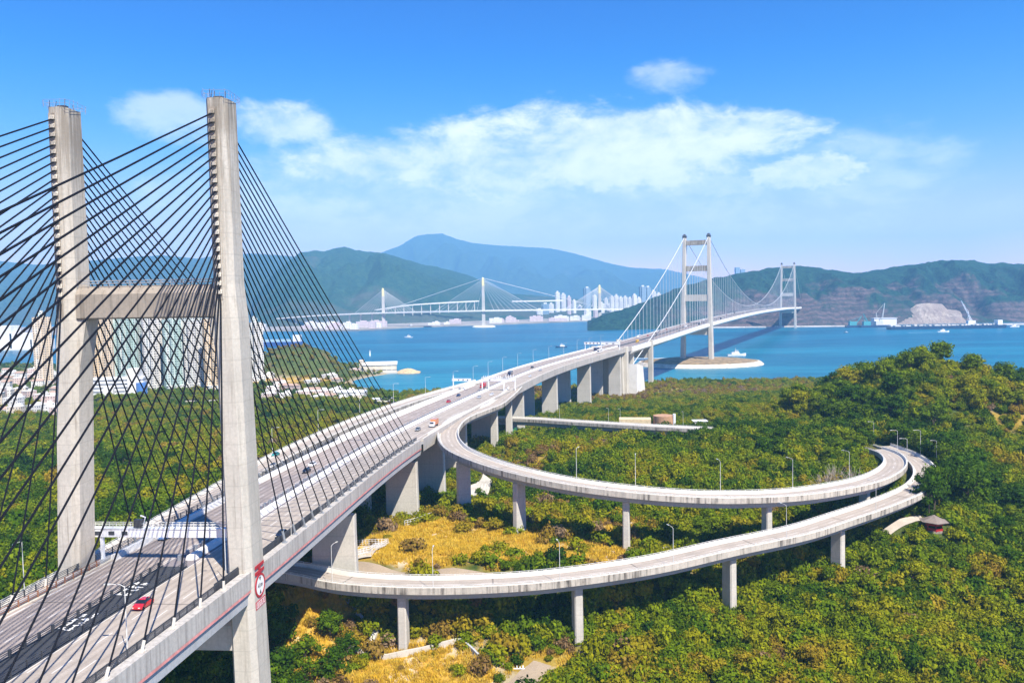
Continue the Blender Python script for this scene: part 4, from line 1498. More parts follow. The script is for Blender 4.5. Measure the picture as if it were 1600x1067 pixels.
RED, BLUE, NAVY, BLACK, WHITE, SILVER, GREY, ORANGE, TEAL, YEL = (.5, .015, .02), (.10, .20, .42), (.015, .03, .10), (.012, .012, .015), (.75, .75, .75), (.45, .46, .48), (.16, .17, .18), (.6, .2, .05), (.02, .25, .22), (.7, .42, .02)
drive('car', (RED,), 134.5, 6.0, 'red taxi driving on the bridge deck near the left bottom corner', 'car', flip=True)
drive('car', (BLUE,), 177, -12.6, 'light blue car beside the left barrier behind the sign gantry', 'car')
drive('car', (NAVY,), 163.5, 11.3, 'dark navy car just left of the front tower leg', 'car', flip=True)
drive('car', (BLACK,), 179, 13.6, 'black car peeping out right of the front tower leg', 'car', flip=True)
drive('car', (BLACK,), 256, -6.0, 'black car behind the stay cables in the middle of the deck', 'car')
drive('car', (WHITE,), 267, -7.8, 'white car ahead of the black car behind the stay cables', 'car')
drive('car', (TEAL,), 286, -28.5, 'green car on the slip road behind the stay cables', 'car')
drive('car', (GREY,), 348, 8.5, 'dark grey car following the orange and white lorry', 'car', flip=True)
drive('truck', (WHITE, ORANGE), 361, 12.2, 'white lorry with orange cargo box where the upper ramp splits off', 'lorry', flip=True)
drive('car', (RED,), 446, -5.5, 'small red car left of the median before the gantry', 'car')
drive('car', (NAVY,), 474, -8.0, 'dark blue car left of the median near the sign gantry', 'car')
drive('truck', (RED, RED), 520, -5.2, 'red lorry on the left carriageway passing the gantry', 'lorry')
drive('car', (SILVER,), 466, 7.0, 'silver car on the right carriageway before the gantry', 'car', flip=True)
drive('car', (WHITE,), 480, 11.0, 'white car on the right carriageway under the gantry', 'car', flip=True)
drive('car', (BLACK,), 575, -5.0, 'first of two dark cars beyond the gantry on the left carriageway', 'car')
drive('truck', (NAVY, GREY), 600, -7.5, 'grey lorry beyond the gantry on the left carriageway', 'lorry')
drive('car', (RED,), 560, 6.0, 'red car beyond the gantry on the right carriageway', 'car', flip=True)
drive('car', (WHITE,), 588, 11.0, 'white car beyond the gantry on the right carriageway', 'car', flip=True)
drive('car', (SILVER,), 632, 7.5, 'silver car on the right carriageway at the viaduct bend', 'car', flip=True)
drive('car', (BLACK,), 655, -6.5, 'black car on the left carriageway at the viaduct bend', 'car')
drive('car', (WHITE,), 735, 7.0, 'white car near the end of the viaduct', 'car', flip=True)
drive('coach', (WHITE,), 800, 6.0, 'white coach at the far gantry on the end of the viaduct', 'coach', flip=True)
drive('coach', (NAVY,), 822, -5.0, 'dark coach at the far gantry on the end of the viaduct', 'coach')
drive('truck', (YEL, YEL), 930, 6.5, 'yellow lorry entering the suspension bridge', 'lorry', flip=True)
drive('truck', (WHITE, WHITE), 905, -8.5, 'white lorry entering the suspension bridge', 'lorry')
rs = random.Random(3)
for k in range(26):
    y = 960 + k * 34 + rs.uniform(-10, 10)
    off = rs.choice((-12, -8.5, -5, 5, 8.5, 12))
    kind = rs.choice(('car', 'car', 'car', 'truck', 'coach'))
    cols = {'car': rs.choice(((WHITE,), (BLACK,), (SILVER,), (RED,))), 'truck': rs.choice(((WHITE, WHITE), (NAVY, GREY))), 'coach': (WHITE,)}[kind]
    drive(kind, cols, y, off, {'car': 'tiny car in the traffic on the suspension bridge deck', 'truck': 'tiny lorry in the traffic on the suspension bridge deck', 'coach': 'tiny coach in the traffic on the suspension bridge deck'}[kind],
          {'car': 'car', 'truck': 'lorry', 'coach': 'coach'}[kind], 'traffic on the suspension bridge', flip=off > 0)


# ------------------------------------------------------------------ sign gantries
def gantry(y, oa, ob, h0, h1, label, posts, panels, rails=True):
    q = MAIN.at_y(y)
    rz = MAIN.ang(q)
    R = Matrix.Rotation(rz, 3, 'Z')
    c = MAIN.pt(q)
    o = empty('sign_gantry', c, label, 'gantry')

    def P(a, l, h):
        return c + R @ Vector((a, l, h))
    mb = MB().box(P((oa + ob) / 2, 0, (h0 + h1) / 2), (ob - oa, 1.1, h1 - h0), rz)
    mb.box(P((oa + ob) / 2, 0, h1 + .06), (ob - oa + .3, 1.4, .12), rz)
    mk('beam', mb, M['steel_white'], o)
    for a in posts:
        mk('post', MB().box(P(a, 0, (h0 - .2) / 2 - .1), (.55, .7, h0 + .2), rz), M['steel_white'], o)
    for a, w in panels:
        mk('signal_panel', MB().box(P(a, -.62, (h0 + h1) / 2), (w, .12, (h1 - h0) * .42), rz), M['steel_dark'], o)
    if rails:
        mb = MB()
        for l in (-.6, .6):
            for h in (.55, 1.1):
                mb.tube([P(oa, l, h1 + h), P(ob, l, h1 + h)], .06, 4)
            n = int((ob - oa) / 1.5)
            for k in range(n + 1):
                a = oa + (ob - oa) * k / n
                mb.tube([P(a, l, h1 + .1), P(a, l, h1 + 1.15)], .05, 4)
        mk('railing', mb, M['steel_pale'], o)
    return o, P


g1, P1 = gantry(160, -20.2, 15.8, 5.2, 6.9, 'long white sign gantry spanning the deck between the tower legs', (-17.0, 15.4), ((-17.6, 1.2), (-14.6, 1.2), (-11.8, 1.2)))
mb = MB().box(P1(-19.4, -.3, 7.9), (1.3, 1.0, 1.5), ax).box(P1(-8.9, -.2, 8.0), (1.7, 1.0, 1.6), ax)
mk('camera_box', mb, M['steel_dark'], g1)
mk('light_arm', MB().tube([P1(-8.2, 0, 7.1), P1(-7.6, 0, 9.2), P1(-8.6, 0, 9.5)], .18, 6), M['steel_white'], g1)
g2, P2 = gantry(505, -2.0, 20.5, 6.2, 7.4, 'white truss gantry over the right carriageway where the ramp lane begins', (-1.6, 2.6, 12.6, 20.0), ((3.5, 1.0),))
mb = MB()
for k in range(9):
    mb.box(P2(-.5 + k * 1.35, 0, 8.6), (.22, .6, 1.8), MAIN.ang(MAIN.at_y(505)))
for k in range(4):
    mb.box(P2(14 + k * 1.6, 0, 9.0), (.25, .6, 2.4), MAIN.ang(MAIN.at_y(505)))
mk('sign_bracket', mb, M['steel_white'], g2)
g3, P3 = gantry(505, -21.5, -9.0, 6.0, 7.4, 'white cantilever sign gantry on the left edge of the viaduct', (-20.8,), ((-17, .9), (-14, .9), (-11, .9)), False)
mk('mast', MB().tube([P3(-20.8, 0, 7), P3(-20.8, 0, 9.6)], .25, 6), M['steel_white'], g3)
g4, P4 = gantry(826, -19.5, -3.0, 6.0, 8.4, 'white sign gantry at the far end of the viaduct, left half', (-18.5,), ((-17, 1.5), (-13, 1.5), (-9, 1.5), (-5, 1.5)), False)
g5, P5 = gantry(826, -1.5, 19.0, 6.0, 8.0, 'white sign gantry at the far end of the viaduct, right half', (-1.0, 18.6), ((5, 2.2), (12, 2.2)))

# lettering boards laid along the dark median of the cable-stayed deck
for y, n, lab in ((128.5, 4, 'white lettering strokes on the dark median, nearer pair'), (144.5, 4, 'white lettering strokes on the dark median by the gantry shadow')):
    q = MAIN.at_y(y)
    rz = MAIN.ang(q)
    R = Matrix.Rotation(rz, 3, 'Z')
    rl = empty('road_lettering', MAIN.pt(q, -1.1, 0.05), lab, 'road lettering')
    r2 = random.Random(int(y))
    for col in (-2.0, -0.3):
        for k in range(n):
            mb = MB()
            c = MAIN.pt(q + (k - n / 2) * 1.9, col, 0.06)
            for s in range(4):
                mb.box(c + R @ Vector((r2.uniform(-.45, .45), r2.uniform(-.65, .65), s * .002)), r2.choice(((1.0, .22, .03), (.2, 1.1, .03), (.7, .18, .03))), rz)
            mk('character', mb, M['paint_white'], rl)

# ------------------------------------------------------------------ distant cable bridge
TK = empty('cable_stayed_bridge', (-107, 3050, 0), 'distant white three-tower cable-stayed bridge across the strait', 'bridge')
TKP = Path([(-1000, 3420, 40), (-800, 3330, 52), (-514, 3200, 60), (-107, 3050, 64), (349, 3150, 60), (560, 3260, 55), (760, 3420, 48)], 20)
mk('deck', MB().sweep(TKP, [(14, -4), (14, 1.2), (-14, 1.2), (-14, -4)]), M['conc_white'], TK)
M['mast_yellow'] = plain('pale yellow mast head', (0.75, 0.66, 0.30), 0.6)
for x, y, zt, zb in ((-514, 3200, 158, 3), (-107, 3050, 190, 3), (349, 3150, 155, 10)):
    t = empty('tower')
    t.parent = TK
    mk('mast', MB().loft([[Vector((x + a * w, y + b * w * 1.1, z)) for a, b in ((-1, -1), (1, -1), (1, 1), (-1, 1))] for z, w in ((zb - 4, 6.5), (60, 6.0), (zt - 32, 5.0))]), M['conc_pier'], t)
    mk('mast_head', MB().loft([[Vector((x + a * w, y + b * w * 1.1, z)) for a, b in ((-1, -1), (1, -1), (1, 1), (-1, 1))] for z, w in ((zt - 31.9, 4.7), (zt - 4, 3.6), (zt, 1.5))]), M['mast_yellow'], t)
    q0 = near(TKP, x, y)
    reach = 215 if zt > 180 else 150
    for s in (-1, 1):
        for k in range(9):
            b = TKP.pt(q0 + s * reach * (k + 1.5) / 10, 0, 1)
            tp = Vector((x, y, zt - 4 - (9 - k) * 2.4))
            mk('stay_cable', MB().tube([tp, b], (.5 if k < 8 else .75) * (1.6 if x > 300 else 1), 4, False), M['cable_pale'], TK)
for x, y in ((-514, 3200), (349, 3150)):
    mk('stabilising_cable', MB().tube([(-107, 3050, 187), (x, y, 66)], .95, 5, False), M['cable_pale'], TK)
for k in range(9):
    p = TKP.pt(40 + k * 55)
    mk('pier', MB().box((p.x, p.y, p.z / 2 - 3), (7, 7, p.z + 2)), M['conc_pier'], TK)
mb = MB().loft([[Vector((-107 + 46 * k * math.cos(t), 3050 + 34 * k * math.sin(t), z)) for t in np.linspace(0, 2 * PI, 24, endpoint=False)] for k, z in ((1, -2), (.95, 3), (.8, 6))])
mk('tower_island', mb, M['conc_barrier'], TK)
V2 = Path([tuple(atd(560, 489, 3650)), tuple(atd(630, 477.5, 3600)), tuple(atd(690, 473, 3600)), tuple(atd(748, 470, 3650))], 20)
v2 = empty('viaduct', V2.p[5], 'distant white viaduct on thin legs on the hillside behind the cable bridge', 'viaduct')
mk('deck', MB().sweep(V2, [(8, -4), (8, 1.5), (-8, 1.5), (-8, -4)]), M['conc_white'], v2)
for k in range(14):
    p = V2.pt(V2.s[-1] * (k + .5) / 14)
    mk('pier', MB().box((p.x, p.y, p.z - 25), (4, 4, 46)), M['conc_pier'], v2)
V3 = Path([tuple(atd(800, 470.5, 3650)), tuple(atd(838, 470, 3650)), tuple(atd(878, 469, 3700))], 20)
tag(mk('elevated_road', MB().sweep(V3, [(8, -4), (8, 1.5), (-8, 1.5), (-8, -4)]), M['conc_white']), 'pale elevated road seen through the cables right of the middle tower', 'elevated road')


# ------------------------------------------------------------------ buildings
def facade(name, wall, trim, win=(0.03, 0.04, 0.05), fx=3.0, fz=3.0, ww=0.5, wh=0.5, strip=0.0):
    m, g = newmat(name)
    tc = g.n('ShaderNodeTexCoord').outputs['Object']
    geo = g.n('ShaderNodeNewGeometry')
    p = g.n('ShaderNodeSeparateXYZ', {0: tc})
    nn = g.n('ShaderNodeSeparateXYZ', {0: geo.outputs['Normal']})
    top = g.math('GREATER_THAN', g.math('ABSOLUTE', nn.outputs[2]), 0.6)
    u = g.math('ADD', p.outputs[0], p.outputs[1])
    fu = g.math('FRACT', g.math('DIVIDE', u, fx))
    fv = g.math('FRACT', g.math('DIVIDE', p.outputs[2], fz))
    w = g.math('MULTIPLY', g.math('LESS_THAN', g.math('ABSOLUTE', g.math('SUBTRACT', fu, 0.5)), ww / 2), g.math('LESS_THAN', g.math('ABSOLUTE', g.math('SUBTRACT', fv, 0.5)), wh / 2))
    w = g.math('MULTIPLY', w, g.math('SUBTRACT', 1.0, top))
    rnd = g.n('ShaderNodeTexWhiteNoise', {'Vector': g.n('ShaderNodeCombineXYZ', {0: g.math('FLOOR', g.math('DIVIDE', u, fx)), 1: g.math('FLOOR', g.math('DIVIDE', p.outputs[2], fz)), 2: 0.0}).outputs[0]}).outputs[0]
    c = g.mix(g.math('GREATER_THAN', g.math('FRACT', g.math('DIVIDE', u, fx * 3.0)), 0.62), wall, trim)
    n = g.noise(geo.outputs['Position'], 0.12, 4, 0.6)
    c = g.mix(g.smooth(n, 0.35, 0.7), c, tuple(x * 0.85 for x in wall))
    wc = g.mix(rnd, win, tuple(min(1, x + 0.14) for x in win))
    c = g.mix(w, c, wc)
    link(g, g.b.inputs['Base Color'], c)
    g.b.inputs['Roughness'].default_value = 0.7
    return m


FAC = [facade('cream tiled tower', (.62, .50, .36), (.66, .62, .56)), facade('teal tiled tower', (.36, .50, .46), (.60, .62, .60)), facade('white tiled tower', (.62, .60, .57), (.46, .50, .50)),
       facade('grey green tower', (.46, .52, .50), (.58, .56, .50)), facade('ochre tiled tower', (.62, .46, .27), (.64, .58, .48))]


def apartment(x, y, zb, w, h, rz, mat, label, roofmat=None):
    """cruciform housing tower with re-entrant light wells, podium and roof plant"""
    o = empty('apartment_tower', (x, y, zb), label, 'apartment tower', 'housing towers behind the bridge', rz)
    a, b = w / 2, w * .2
    n = w * .07
    pts = [(-b, -a), (-n, -a), (-n, -a + 2.2), (n, -a + 2.2), (n, -a), (b, -a), (b, -b), (a, -b), (a, -n), (a - 2.2, -n), (a - 2.2, n), (a, n), (a, b), (b, b), (b, a), (n, a), (n, a - 2.2), (-n, a - 2.2), (-n, a), (-b, a), (-b, b), (-a, b), (-a, n), (-a + 2.2, n), (-a + 2.2, -n), (-a, -n), (-a, -b), (-b, -b)]
    mk('wall', MB().loft([[Vector((p[0], p[1], z)) for p in pts] for z in (-4, h)]), mat, o, local=True)
    mk('podium', MB().box((0, 0, 1.5), (w * .95, w * .95, 8)), FAC[2], o, local=True)
    mk('roof_plant', MB().box((0, 0, h + 3), (w * .34, w * .34, 6)).box((0, 0, h + 7), (w * .16, w * .2, 3)), FAC[3], o, local=True)
    return o


rs = random.Random(8)
AP = [(143, 600, 960, 0, 4), (165, 600, 985, 2, 0), (184, 600, 1000, 0, 1), (203, 602, 990, 0, 1), (222, 602, 1010, 0, 3), (240, 604, 985, 2, 2), (255, 604, 1000, 3, 0), (272, 606, 970, 0, 1), (289, 606, 1000, 4, 3), (305, 608, 985, 0, 2), (320, 610, 1010, 2, 3), (335, 608, 960, 0, 4),
      (352, 606, 980, 0, 2), (70, 600, 1040, 0, 0), (400, 600, 1060, -6, 2)]
names = ['cream', 'teal', 'white', 'grey green', 'ochre']
places_ = ['leftmost between the tower legs', 'second from the left tower leg', 'third from the left tower leg, above the white ribbed block', 'fourth from the left tower leg', 'fifth from the left tower leg', 'left of the middle between the legs', 'in the middle between the legs',
           'just right of the middle between the legs', 'behind the tree clump between the legs', 'right half of the housing row', 'third from the front tower leg', 'second from the front tower leg', 'touching the front tower leg', 'left of the left tower leg', 'right of the front tower leg behind the stays']
for k, (px, py, d, dh, mi) in enumerate(AP):
    p = atd(px, py, d)
    zb = height1(p.x, p.y)
    w = 21
    top = atd(px, 497 + rs.uniform(-5, 7), d).z + dh
    apartment(p.x, d, zb, w, top - zb, 0.45 + rs.choice((0, .2, -.25)), FAC[mi], f'{names[mi]} housing tower {places_[k]}')
p = atd(187, 612, 900)
zb = height1(p.x, p.y)
o = empty('office_block', (p.x, p.y, zb), 'low white block with dark ribbon windows below the housing towers', 'building', rz=0.15)
RIB = facade('ribbon window block', (.72, .73, .74), (.72, .73, .74), (.05, .06, .08), 9.0, 4.2, 0.97, 0.42)
mk('wall', MB().box((0, 0, 10), (56, 16, 24)), RIB, o, local=True)
mk('stair_tower', MB().box((18, -2, 15), (12, 18, 33)), M['conc_white'], o, local=True)
mk('entrance_block', MB().box((-8, -10, 4), (11, 8, 14)), M['conc_white'], o, local=True)
p = atd(226, 608, 885)
mk('blue_drum', MB().tube([(26, -8, 3), (26, -8, 16)], 6, 20), paint((.08, .2, .5)), o, local=True)

# village houses on the left shore
rs = random.Random(21)
HM = [facade('white rendered house', (.66, .64, .60), (.70, .66, .60), fx=2.6, fz=3, ww=.4, wh=.4), facade('cream rendered house', (.64, .54, .42), (.66, .6, .5), fx=2.6, fz=3, ww=.4, wh=.4), facade('pink rendered house', (.62, .46, .40), (.66, .55, .5), fx=2.6, fz=3, ww=.4, wh=.4)]
RT = plain('terracotta roof', (.40, .27, .20), .8)
hp = []


def house(x, y, k, w, d, st, rz, label, group):
    zb = height1(x, y)
    o = empty('house', (x, y, zb), label, 'house', group, rz)
    h = 3 * st
    mk('wall', MB().box((0, 0, h / 2 - .8), (w, d, h + 1.6)), HM[k], o, local=True)
    if rs.random() < .35:
        mk('roof', MB().add([(-w / 2 - .4, -d / 2 - .4, h), (w / 2 + .4, -d / 2 - .4, h), (w / 2 + .4, d / 2 + .4, h), (-w / 2 - .4, d / 2 + .4, h), (-w / 2 + 1, 0, h + 2.2), (w / 2 - 1, 0, h + 2.2)], [(0, 1, 5, 4), (2, 3, 4, 5), (0, 4, 3), (1, 2, 5), (0, 3, 2, 1)]), RT, o, local=True)
    else:
        mb = MB().box((0, 0, h + .12), (w + .3, d + .3, .22)).box((w * .2, d * .1, h + 1.4), (w * .35, d * .35, 2.4))
        mk('roof', mb, M['conc_white'], o, local=True)


for k in range(95):
    px, py = rs.uniform(-25, 92), rs.uniform(582, 656)
    if rs.random() < .15:
        px = rs.uniform(90, 145)
    p = at(px, py, 8)
    if any((p.x - a)**2 + (p.y - b)**2 < 15**2 for a, b in hp) or shore_dist(np.array([p.x]), np.array([p.y]))[0] < 25:
        continue
    hp.append((p.x, p.y))
    m = rs.choice((0, 0, 0, 1, 2))
    house(p.x, p.y, m, rs.uniform(9, 15), rs.uniform(8, 13), rs.choice((2, 3, 3, 4)), rs.uniform(-.5, .5), ('small white', 'small cream', 'small pink')[m] + ' house packed in the village left of the left tower leg', 'village houses on the left shore')
ho = []
for k in range(60):
    px, py = rs.uniform(398, 560), rs.uniform(590, 632)
    p = at(px, py, 6)
    if any((p.x - a)**2 + (p.y - b)**2 < 17**2 for a, b in ho) or shore_dist(np.array([p.x]), np.array([p.y]))[0] < 22:
        continue
    if len(ho) > 20:
        break
    ho.append((p.x, p.y))
    m = rs.choice((0, 1, 2))
    house(p.x, p.y, m, rs.uniform(10, 20), rs.uniform(9, 13), rs.choice((1, 2, 2)), rs.uniform(-.5, .5), ('low white', 'low cream', 'low pink')[m] + ' building on the sandy headland behind the stay cables', 'low buildings on the headland')
p = at(548, 620, 6)
o = empty('warehouse', (p.x, p.y, height1(p.x, p.y)), 'long white roofed shed at the bay behind the stay cables', 'warehouse', rz=-.1)
mk('wall', MB().box((0, 0, 3), (34, 12, 8)), HM[0], o, local=True)
mk('roof', MB().loft([[Vector((x, y, z)) for y, z in ((-6.5, 7), (0, 9.2), (6.5, 7))] for x in (-17.5, 17.5)]), M['steel_white'], o, local=True)
p = at(598, 626, 12)
o = empty('shed', (p.x, p.y, height1(p.x, p.y)), 'white flat roofed shed by the round tree left of the viaduct', 'shed', rz=.3)
mk('wall', MB().box((0, 0, 2), (13, 8, 6)), HM[0], o, local=True)
mk('roof', MB().box((0, 0, 5.3), (20, 9, .5)), M['steel_white'], o, local=True)
# white seaside hall on the headland tip
p = at(594, 580, 3)
o = empty('seaside_hall', (p.x, p.y, 2.0), 'pale seaside hall with stepped roof at the tip of the headland', 'building', rz=.12)
mk('wall', MB().box((0, 0, 5), (50, 20, 12)), facade('seaside hall wall', (.66, .58, .45), (.66, .58, .45), (.12, .13, .14), 8, 7, .9, .25), o, local=True)
mk('roof', MB().loft([[Vector((x, y, z)) for y, z in ((-11, 11), (-11, 12), (11, 15), (11, 11))] for x in (-26, 26)]), M['conc_white'], o, local=True)
mk('stair_tower', MB().box((-27, 0, 9), (7, 12, 20)), HM[1], o, local=True)
mk('lower_wing', MB().box((-45, 2, 2), (30, 16, 9)), HM[2], o, local=True)
mk('jetty', MB().box((0, -13, -.8), (54, 6, 3)), M['conc_pier'], o, local=True)
p = at(578, 556, 0)
o = empty('navigation_beacon', p, 'small white navigation beacon in the water beyond the headland', 'beacon')
mk('post', MB().tube([(0, 0, -2), (0, 0, 9)], [1.8, 1.2], 8), M['steel_white'], o, local=True)
mk('lantern', MB().tube([(0, 0, 9), (0, 0, 11.5)], [1.8, .8], 8), M['steel_grey'], o, local=True)

# yellow brown tank building beside the low road bridge
p = at(1012, 662, 29)
o = empty('pump_house', (p.x, p.y, height1(p.x, p.y)), 'tan low building with a brown drum beside the low road bridge', 'building', rz=-.15)
TAN = plain('tan render', (.60, .47, .28), .8)
mk('wall', MB().box((-8, 0, 2.5), (20, 10, 7)), TAN, o, local=True)
mk('drum', MB().tube([(10, 0, -1), (10, 0, 8)], 6.5, 24), plain('brown drum', (.42, .24, .13), .8), o, local=True)
mk('vent_pipe', MB().tube([(16.5, -3, -1), (16.5, -3, 9.5)], .9, 8), M['steel_white'], o, local=True)
p = at(1093, 664, 31)
o = empty('shelter', (p.x, p.y, height1(p.x, p.y)), 'white flat shelter roof at the right end of the low road bridge', 'shelter')
mk('roof', MB().box((0, 0, 5.2), (9, 6, .4)), M['steel_white'], o, local=True)
mk('wall', MB().box((0, 0, 2), (7, 5, 6)), HM[0], o, local=True)

# red pavilion near the end of the lower ramp
p = at(1459, 815, 30.5)
zb = height1(p.x, p.y) - 0.7
o = empty('pavilion', (p.x, p.y, zb), 'small red Chinese pavilion with grey tiled roof among the trees', 'pavilion')
RP = plain('red lacquer', (.34, .015, .015), .5)
for k in range(6):
    t = 2 * PI * k / 6 + .3
    mk('column', MB().tube([(2.6 * math.cos(t), 2.6 * math.sin(t), -1), (2.6 * math.cos(t), 2.6 * math.sin(t), 3.1)], .16, 8), RP, o, local=True)
mk('roof', MB().loft([[Vector((r * math.cos(2 * PI * k / 6 + .3), r * math.sin(2 * PI * k / 6 + .3), z)) for k in range(6)] for r, z in ((4.9, 3.3), (4.8, 3.1), (3.0, 3.9), (1.3, 4.7), (.15, 5.3))]), plain('grey roof tiles', (.20, .16, .13), .8), o, local=True)
mk('frieze', MB().loft([[Vector((r * math.cos(2 * PI * k / 6 + .3), r * math.sin(2 * PI * k / 6 + .3), z)) for k in range(6)] for r, z in ((2.95, 2.0), (2.95, 3.1))], caps=False), RP, o, local=True)
mk('balustrade', MB().loft([[Vector((r * math.cos(2 * PI * k / 6 + .3), r * math.sin(2 * PI * k / 6 + .3), z)) for k in range(6)] for r, z in ((2.95, 0), (2.95, 1.1))], caps=False), RP, o, local=True)
mk('platform', MB().tube([(0, 0, -2), (0, 0, 0.15)], 3.2, 6), M['conc_beam'], o, local=True)
# paved path to the pavilion, service roads and yards
def patch(name, pts, h, mat, label, n=10):
    """paving that follows the ground between two edge lines"""
    L, R_ = pts
    vs, fs = [], []
    for k in range(n + 1):
        t = k / n

        def lerp(P):
            q = t * (len(P) - 1)
            i = min(int(q), len(P) - 2)
            f = q - i
            return P[i][0] + (P[i + 1][0] - P[i][0]) * f, P[i][1] + (P[i + 1][1] - P[i][1]) * f
        a, b = lerp(L), lerp(R_)
        for j in range(6):
            x, y = a[0] + (b[0] - a[0]) * j / 5, a[1] + (b[1] - a[1]) * j / 5
            vs.append((x, y, height1(x, y) + h))
    for k in range(n):
        for j in range(5):
            q = k * 6 + j
            fs.append((q, q + 1, q + 7, q + 6))
    o = mk(name, MB().add(vs, fs), mat)
    tag(o, label, kind='structure')
    return o


PV = asphalt('pale paving', (.50, .44, .37))


DUST = asphalt('dusty track', (.31, .245, .175))


def gp(px, py, z):
    p = at(px, py, z)
    return p.x, p.y


def dense_patch(*a, **k):
    return patch(*a, n=26, **k)


dense_patch('path', ([gp(1378, 826, 27), gp(1405, 812, 29), gp(1438, 803, 30)], [gp(1392, 829, 27), gp(1420, 817, 29), gp(1444, 810, 30)]), .35, PV, 'pale path leading to the pavilion')
dense_patch('road', ([gp(790, 1100, 10), gp(812, 1070, 11), gp(834, 1048, 12)], [gp(828, 1100, 10), gp(846, 1070, 11), gp(862, 1050, 12)]), .4, DUST, 'pale service road in the scrub at the bottom edge')
dense_patch('road', ([gp(472, 885, 32), gp(560, 888, 32), gp(700, 886, 32), gp(800, 885, 31.5)], [gp(490, 868, 32), gp(565, 874, 32), gp(640, 880, 32), gp(800, 881, 31.5)]), .5, DUST, 'buff track behind the lower ramp parapet')
dense_patch('road', ([gp(735, 775, 22), gp(758, 772, 22), gp(775, 745, 22)], [gp(735, 755, 22), gp(745, 752, 22), gp(755, 735, 22)]), .5, asphalt('white paving', (.52, .49, .44)), 'white paved yard under the viaduct')
dense_patch('road', ([gp(992, 866, 29), gp(1040, 860, 29), gp(1060, 850, 29)], [gp(985, 858, 29), gp(1030, 853, 29), gp(1050, 846, 29)]), .5, PV, 'short buff road seen behind the lower ramp')
dense_patch('path', ([gp(290, 632, 8), gp(340, 634, 8)], [gp(290, 627, 8), gp(340, 629, 8)]), .5, PV, 'pale parking strip in front of the housing towers')
dense_patch('road', ([gp(0, 800, 19), gp(12, 792, 19), gp(30, 790, 19)], [gp(0, 790, 19), gp(12, 786, 19), gp(30, 785, 19)]), .5, PV, 'pale track in the trees at the left edge')


# stepped drains and low walls on the slope below the lower ramp
def ground_wall(name, pts, w, h, mat, label, cat):
    mb = MB()
    P = Path([(x, y, 0) for x, y in pts], 2.0)
    rings = []
    for i in range(len(P.p)):
        x, y, _ = P.p[i]
        z = height1(x, y)
        rings.append([P.off(i, -w / 2, z - 1), P.off(i, w / 2, z - 1), P.off(i, w / 2, z + h), P.off(i, -w / 2, z + h)])
    tag(mk(name, mb.loft(rings), mat), label, cat)


ground_wall('drain', [gp(605, 938, 22), gp(596, 975, 19), gp(582, 1003, 17), gp(572, 1025, 15)], 1.6, 1.2, M['conc_parapet'], 'grey stepped drain running down the slope beside the lower ramp pier', 'drain')
ground_wall('wall', [gp(510, 948, 20), gp(550, 975, 18.5), gp(584, 1002, 17)], .7, 1.6, M['conc_girder'], 'low grey wall slanting down to the stepped drain', 'wall')
ground_wall('wall', [gp(538, 1036, 13), gp(620, 1042, 13), gp(680, 1036, 13.5), gp(722, 1026, 14.5)], .7, 1.5, M['conc_parapet'], 'low curved retaining wall on the slope at the bottom edge', 'wall')
ground_wall('wall', [gp(722, 1026, 14.5), gp(745, 1050, 13), gp(760, 1067, 12)], .6, 1.4, M['conc_girder'], 'thin dark wall running down right of the curved wall', 'wall')
mb = MB()
p = at(797, 1055, 13)
for k in range(9):
    mb.tube([(p.x - 3 + k * .8, p.y, p.z - 3), (p.x - 3 + k * .8, p.y + .5, p.z + 2.4)], .16, 5)
for k in range(3):
    mb.tube([(p.x - 3.3, p.y, p.z - .6 + k * 1.2), (p.x + 3.8, p.y, p.z - .6 + k * 1.2)], .14, 5)
tag(mk('steel_frame', mb, M['steel_white']), 'white steel frame poking out of the scrub at the bottom edge', 'frame')


# fenced yard with a gate under the deck
def picket_fence(pts, h, label, gap=1.1, mat=None):
    mb = MB()
    for (ax_, ay), (bx, by) in zip(pts[:-1], pts[1:]):
        L = math.hypot(bx - ax_, by - ay)
        n = max(2, int(L / gap))
        pr = None
        for k in range(n + 1):
            x, y = ax_ + (bx - ax_) * k / n, ay + (by - ay) * k / n
            z = height1(x, y)
            mb.tube([(x, y, z - .5), (x, y, z + h)], .07, 4)
            if pr:
                for t in (.35, .7, 1.0):
                    mb.tube([pr + Vector((0, 0, h * t)), Vector((x, y, z + h * t))], .05, 4)
            pr = Vector((x, y, z))
    tag(mk('fence', mb, mat or M['steel_white']), label, 'fence')


yard = [gp(553, 866, 32), gp(578, 860, 32), gp(604, 832, 32), gp(553, 830, 32)]
picket_fence(yard[:3], 2.2, 'white fence round the concrete yard under the deck')
picket_fence([gp(606, 831, 32), gp(556, 829, 32)], 2.2, 'white back fence of the concrete yard by the big pier')
dense_patch('road', ([gp(540, 872, 32), gp(580, 868, 32)], [gp(552, 832, 32), gp(606, 832, 32)]), .6, PV, 'concrete yard floor under the deck')
p = at(545, 875, 32)
o = empty('gate', (p.x, p.y, height1(p.x, p.y)), 'grey double gate closing the yard under the deck', 'gate')
for s in (-1, 1):
    mb = MB()
    for k in range(7):
        mb.tube([(s * (.3 + k * .42), 0, 0), (s * (.3 + k * .42), 0, 4.2)], .07, 4)
    for z in (.3, 1.6, 2.9, 4.2):
        mb.tube([(s * .25, 0, z), (s * 2.9, 0, z)], .08, 4)
    mk('gate_leaf', mb, M['steel_grey'], o, local=True)
picket_fence([gp(632, 812, 29), gp(682, 808, 28)], 2.6, 'white fence at the foot of the big wall pier')
M['green'] = plain('green painted net', (.05, .28, .08), .7)
cq = at(787, 690, 21)
o = empty('sports_cage', (cq.x, cq.y, height1(cq.x, cq.y)), 'green fenced sports cage between the viaduct piers', 'sports cage', rz=-.25)
mk('floor', MB().box((0, 0, .2), (11, 22, .4)), M['green'], o, local=True)
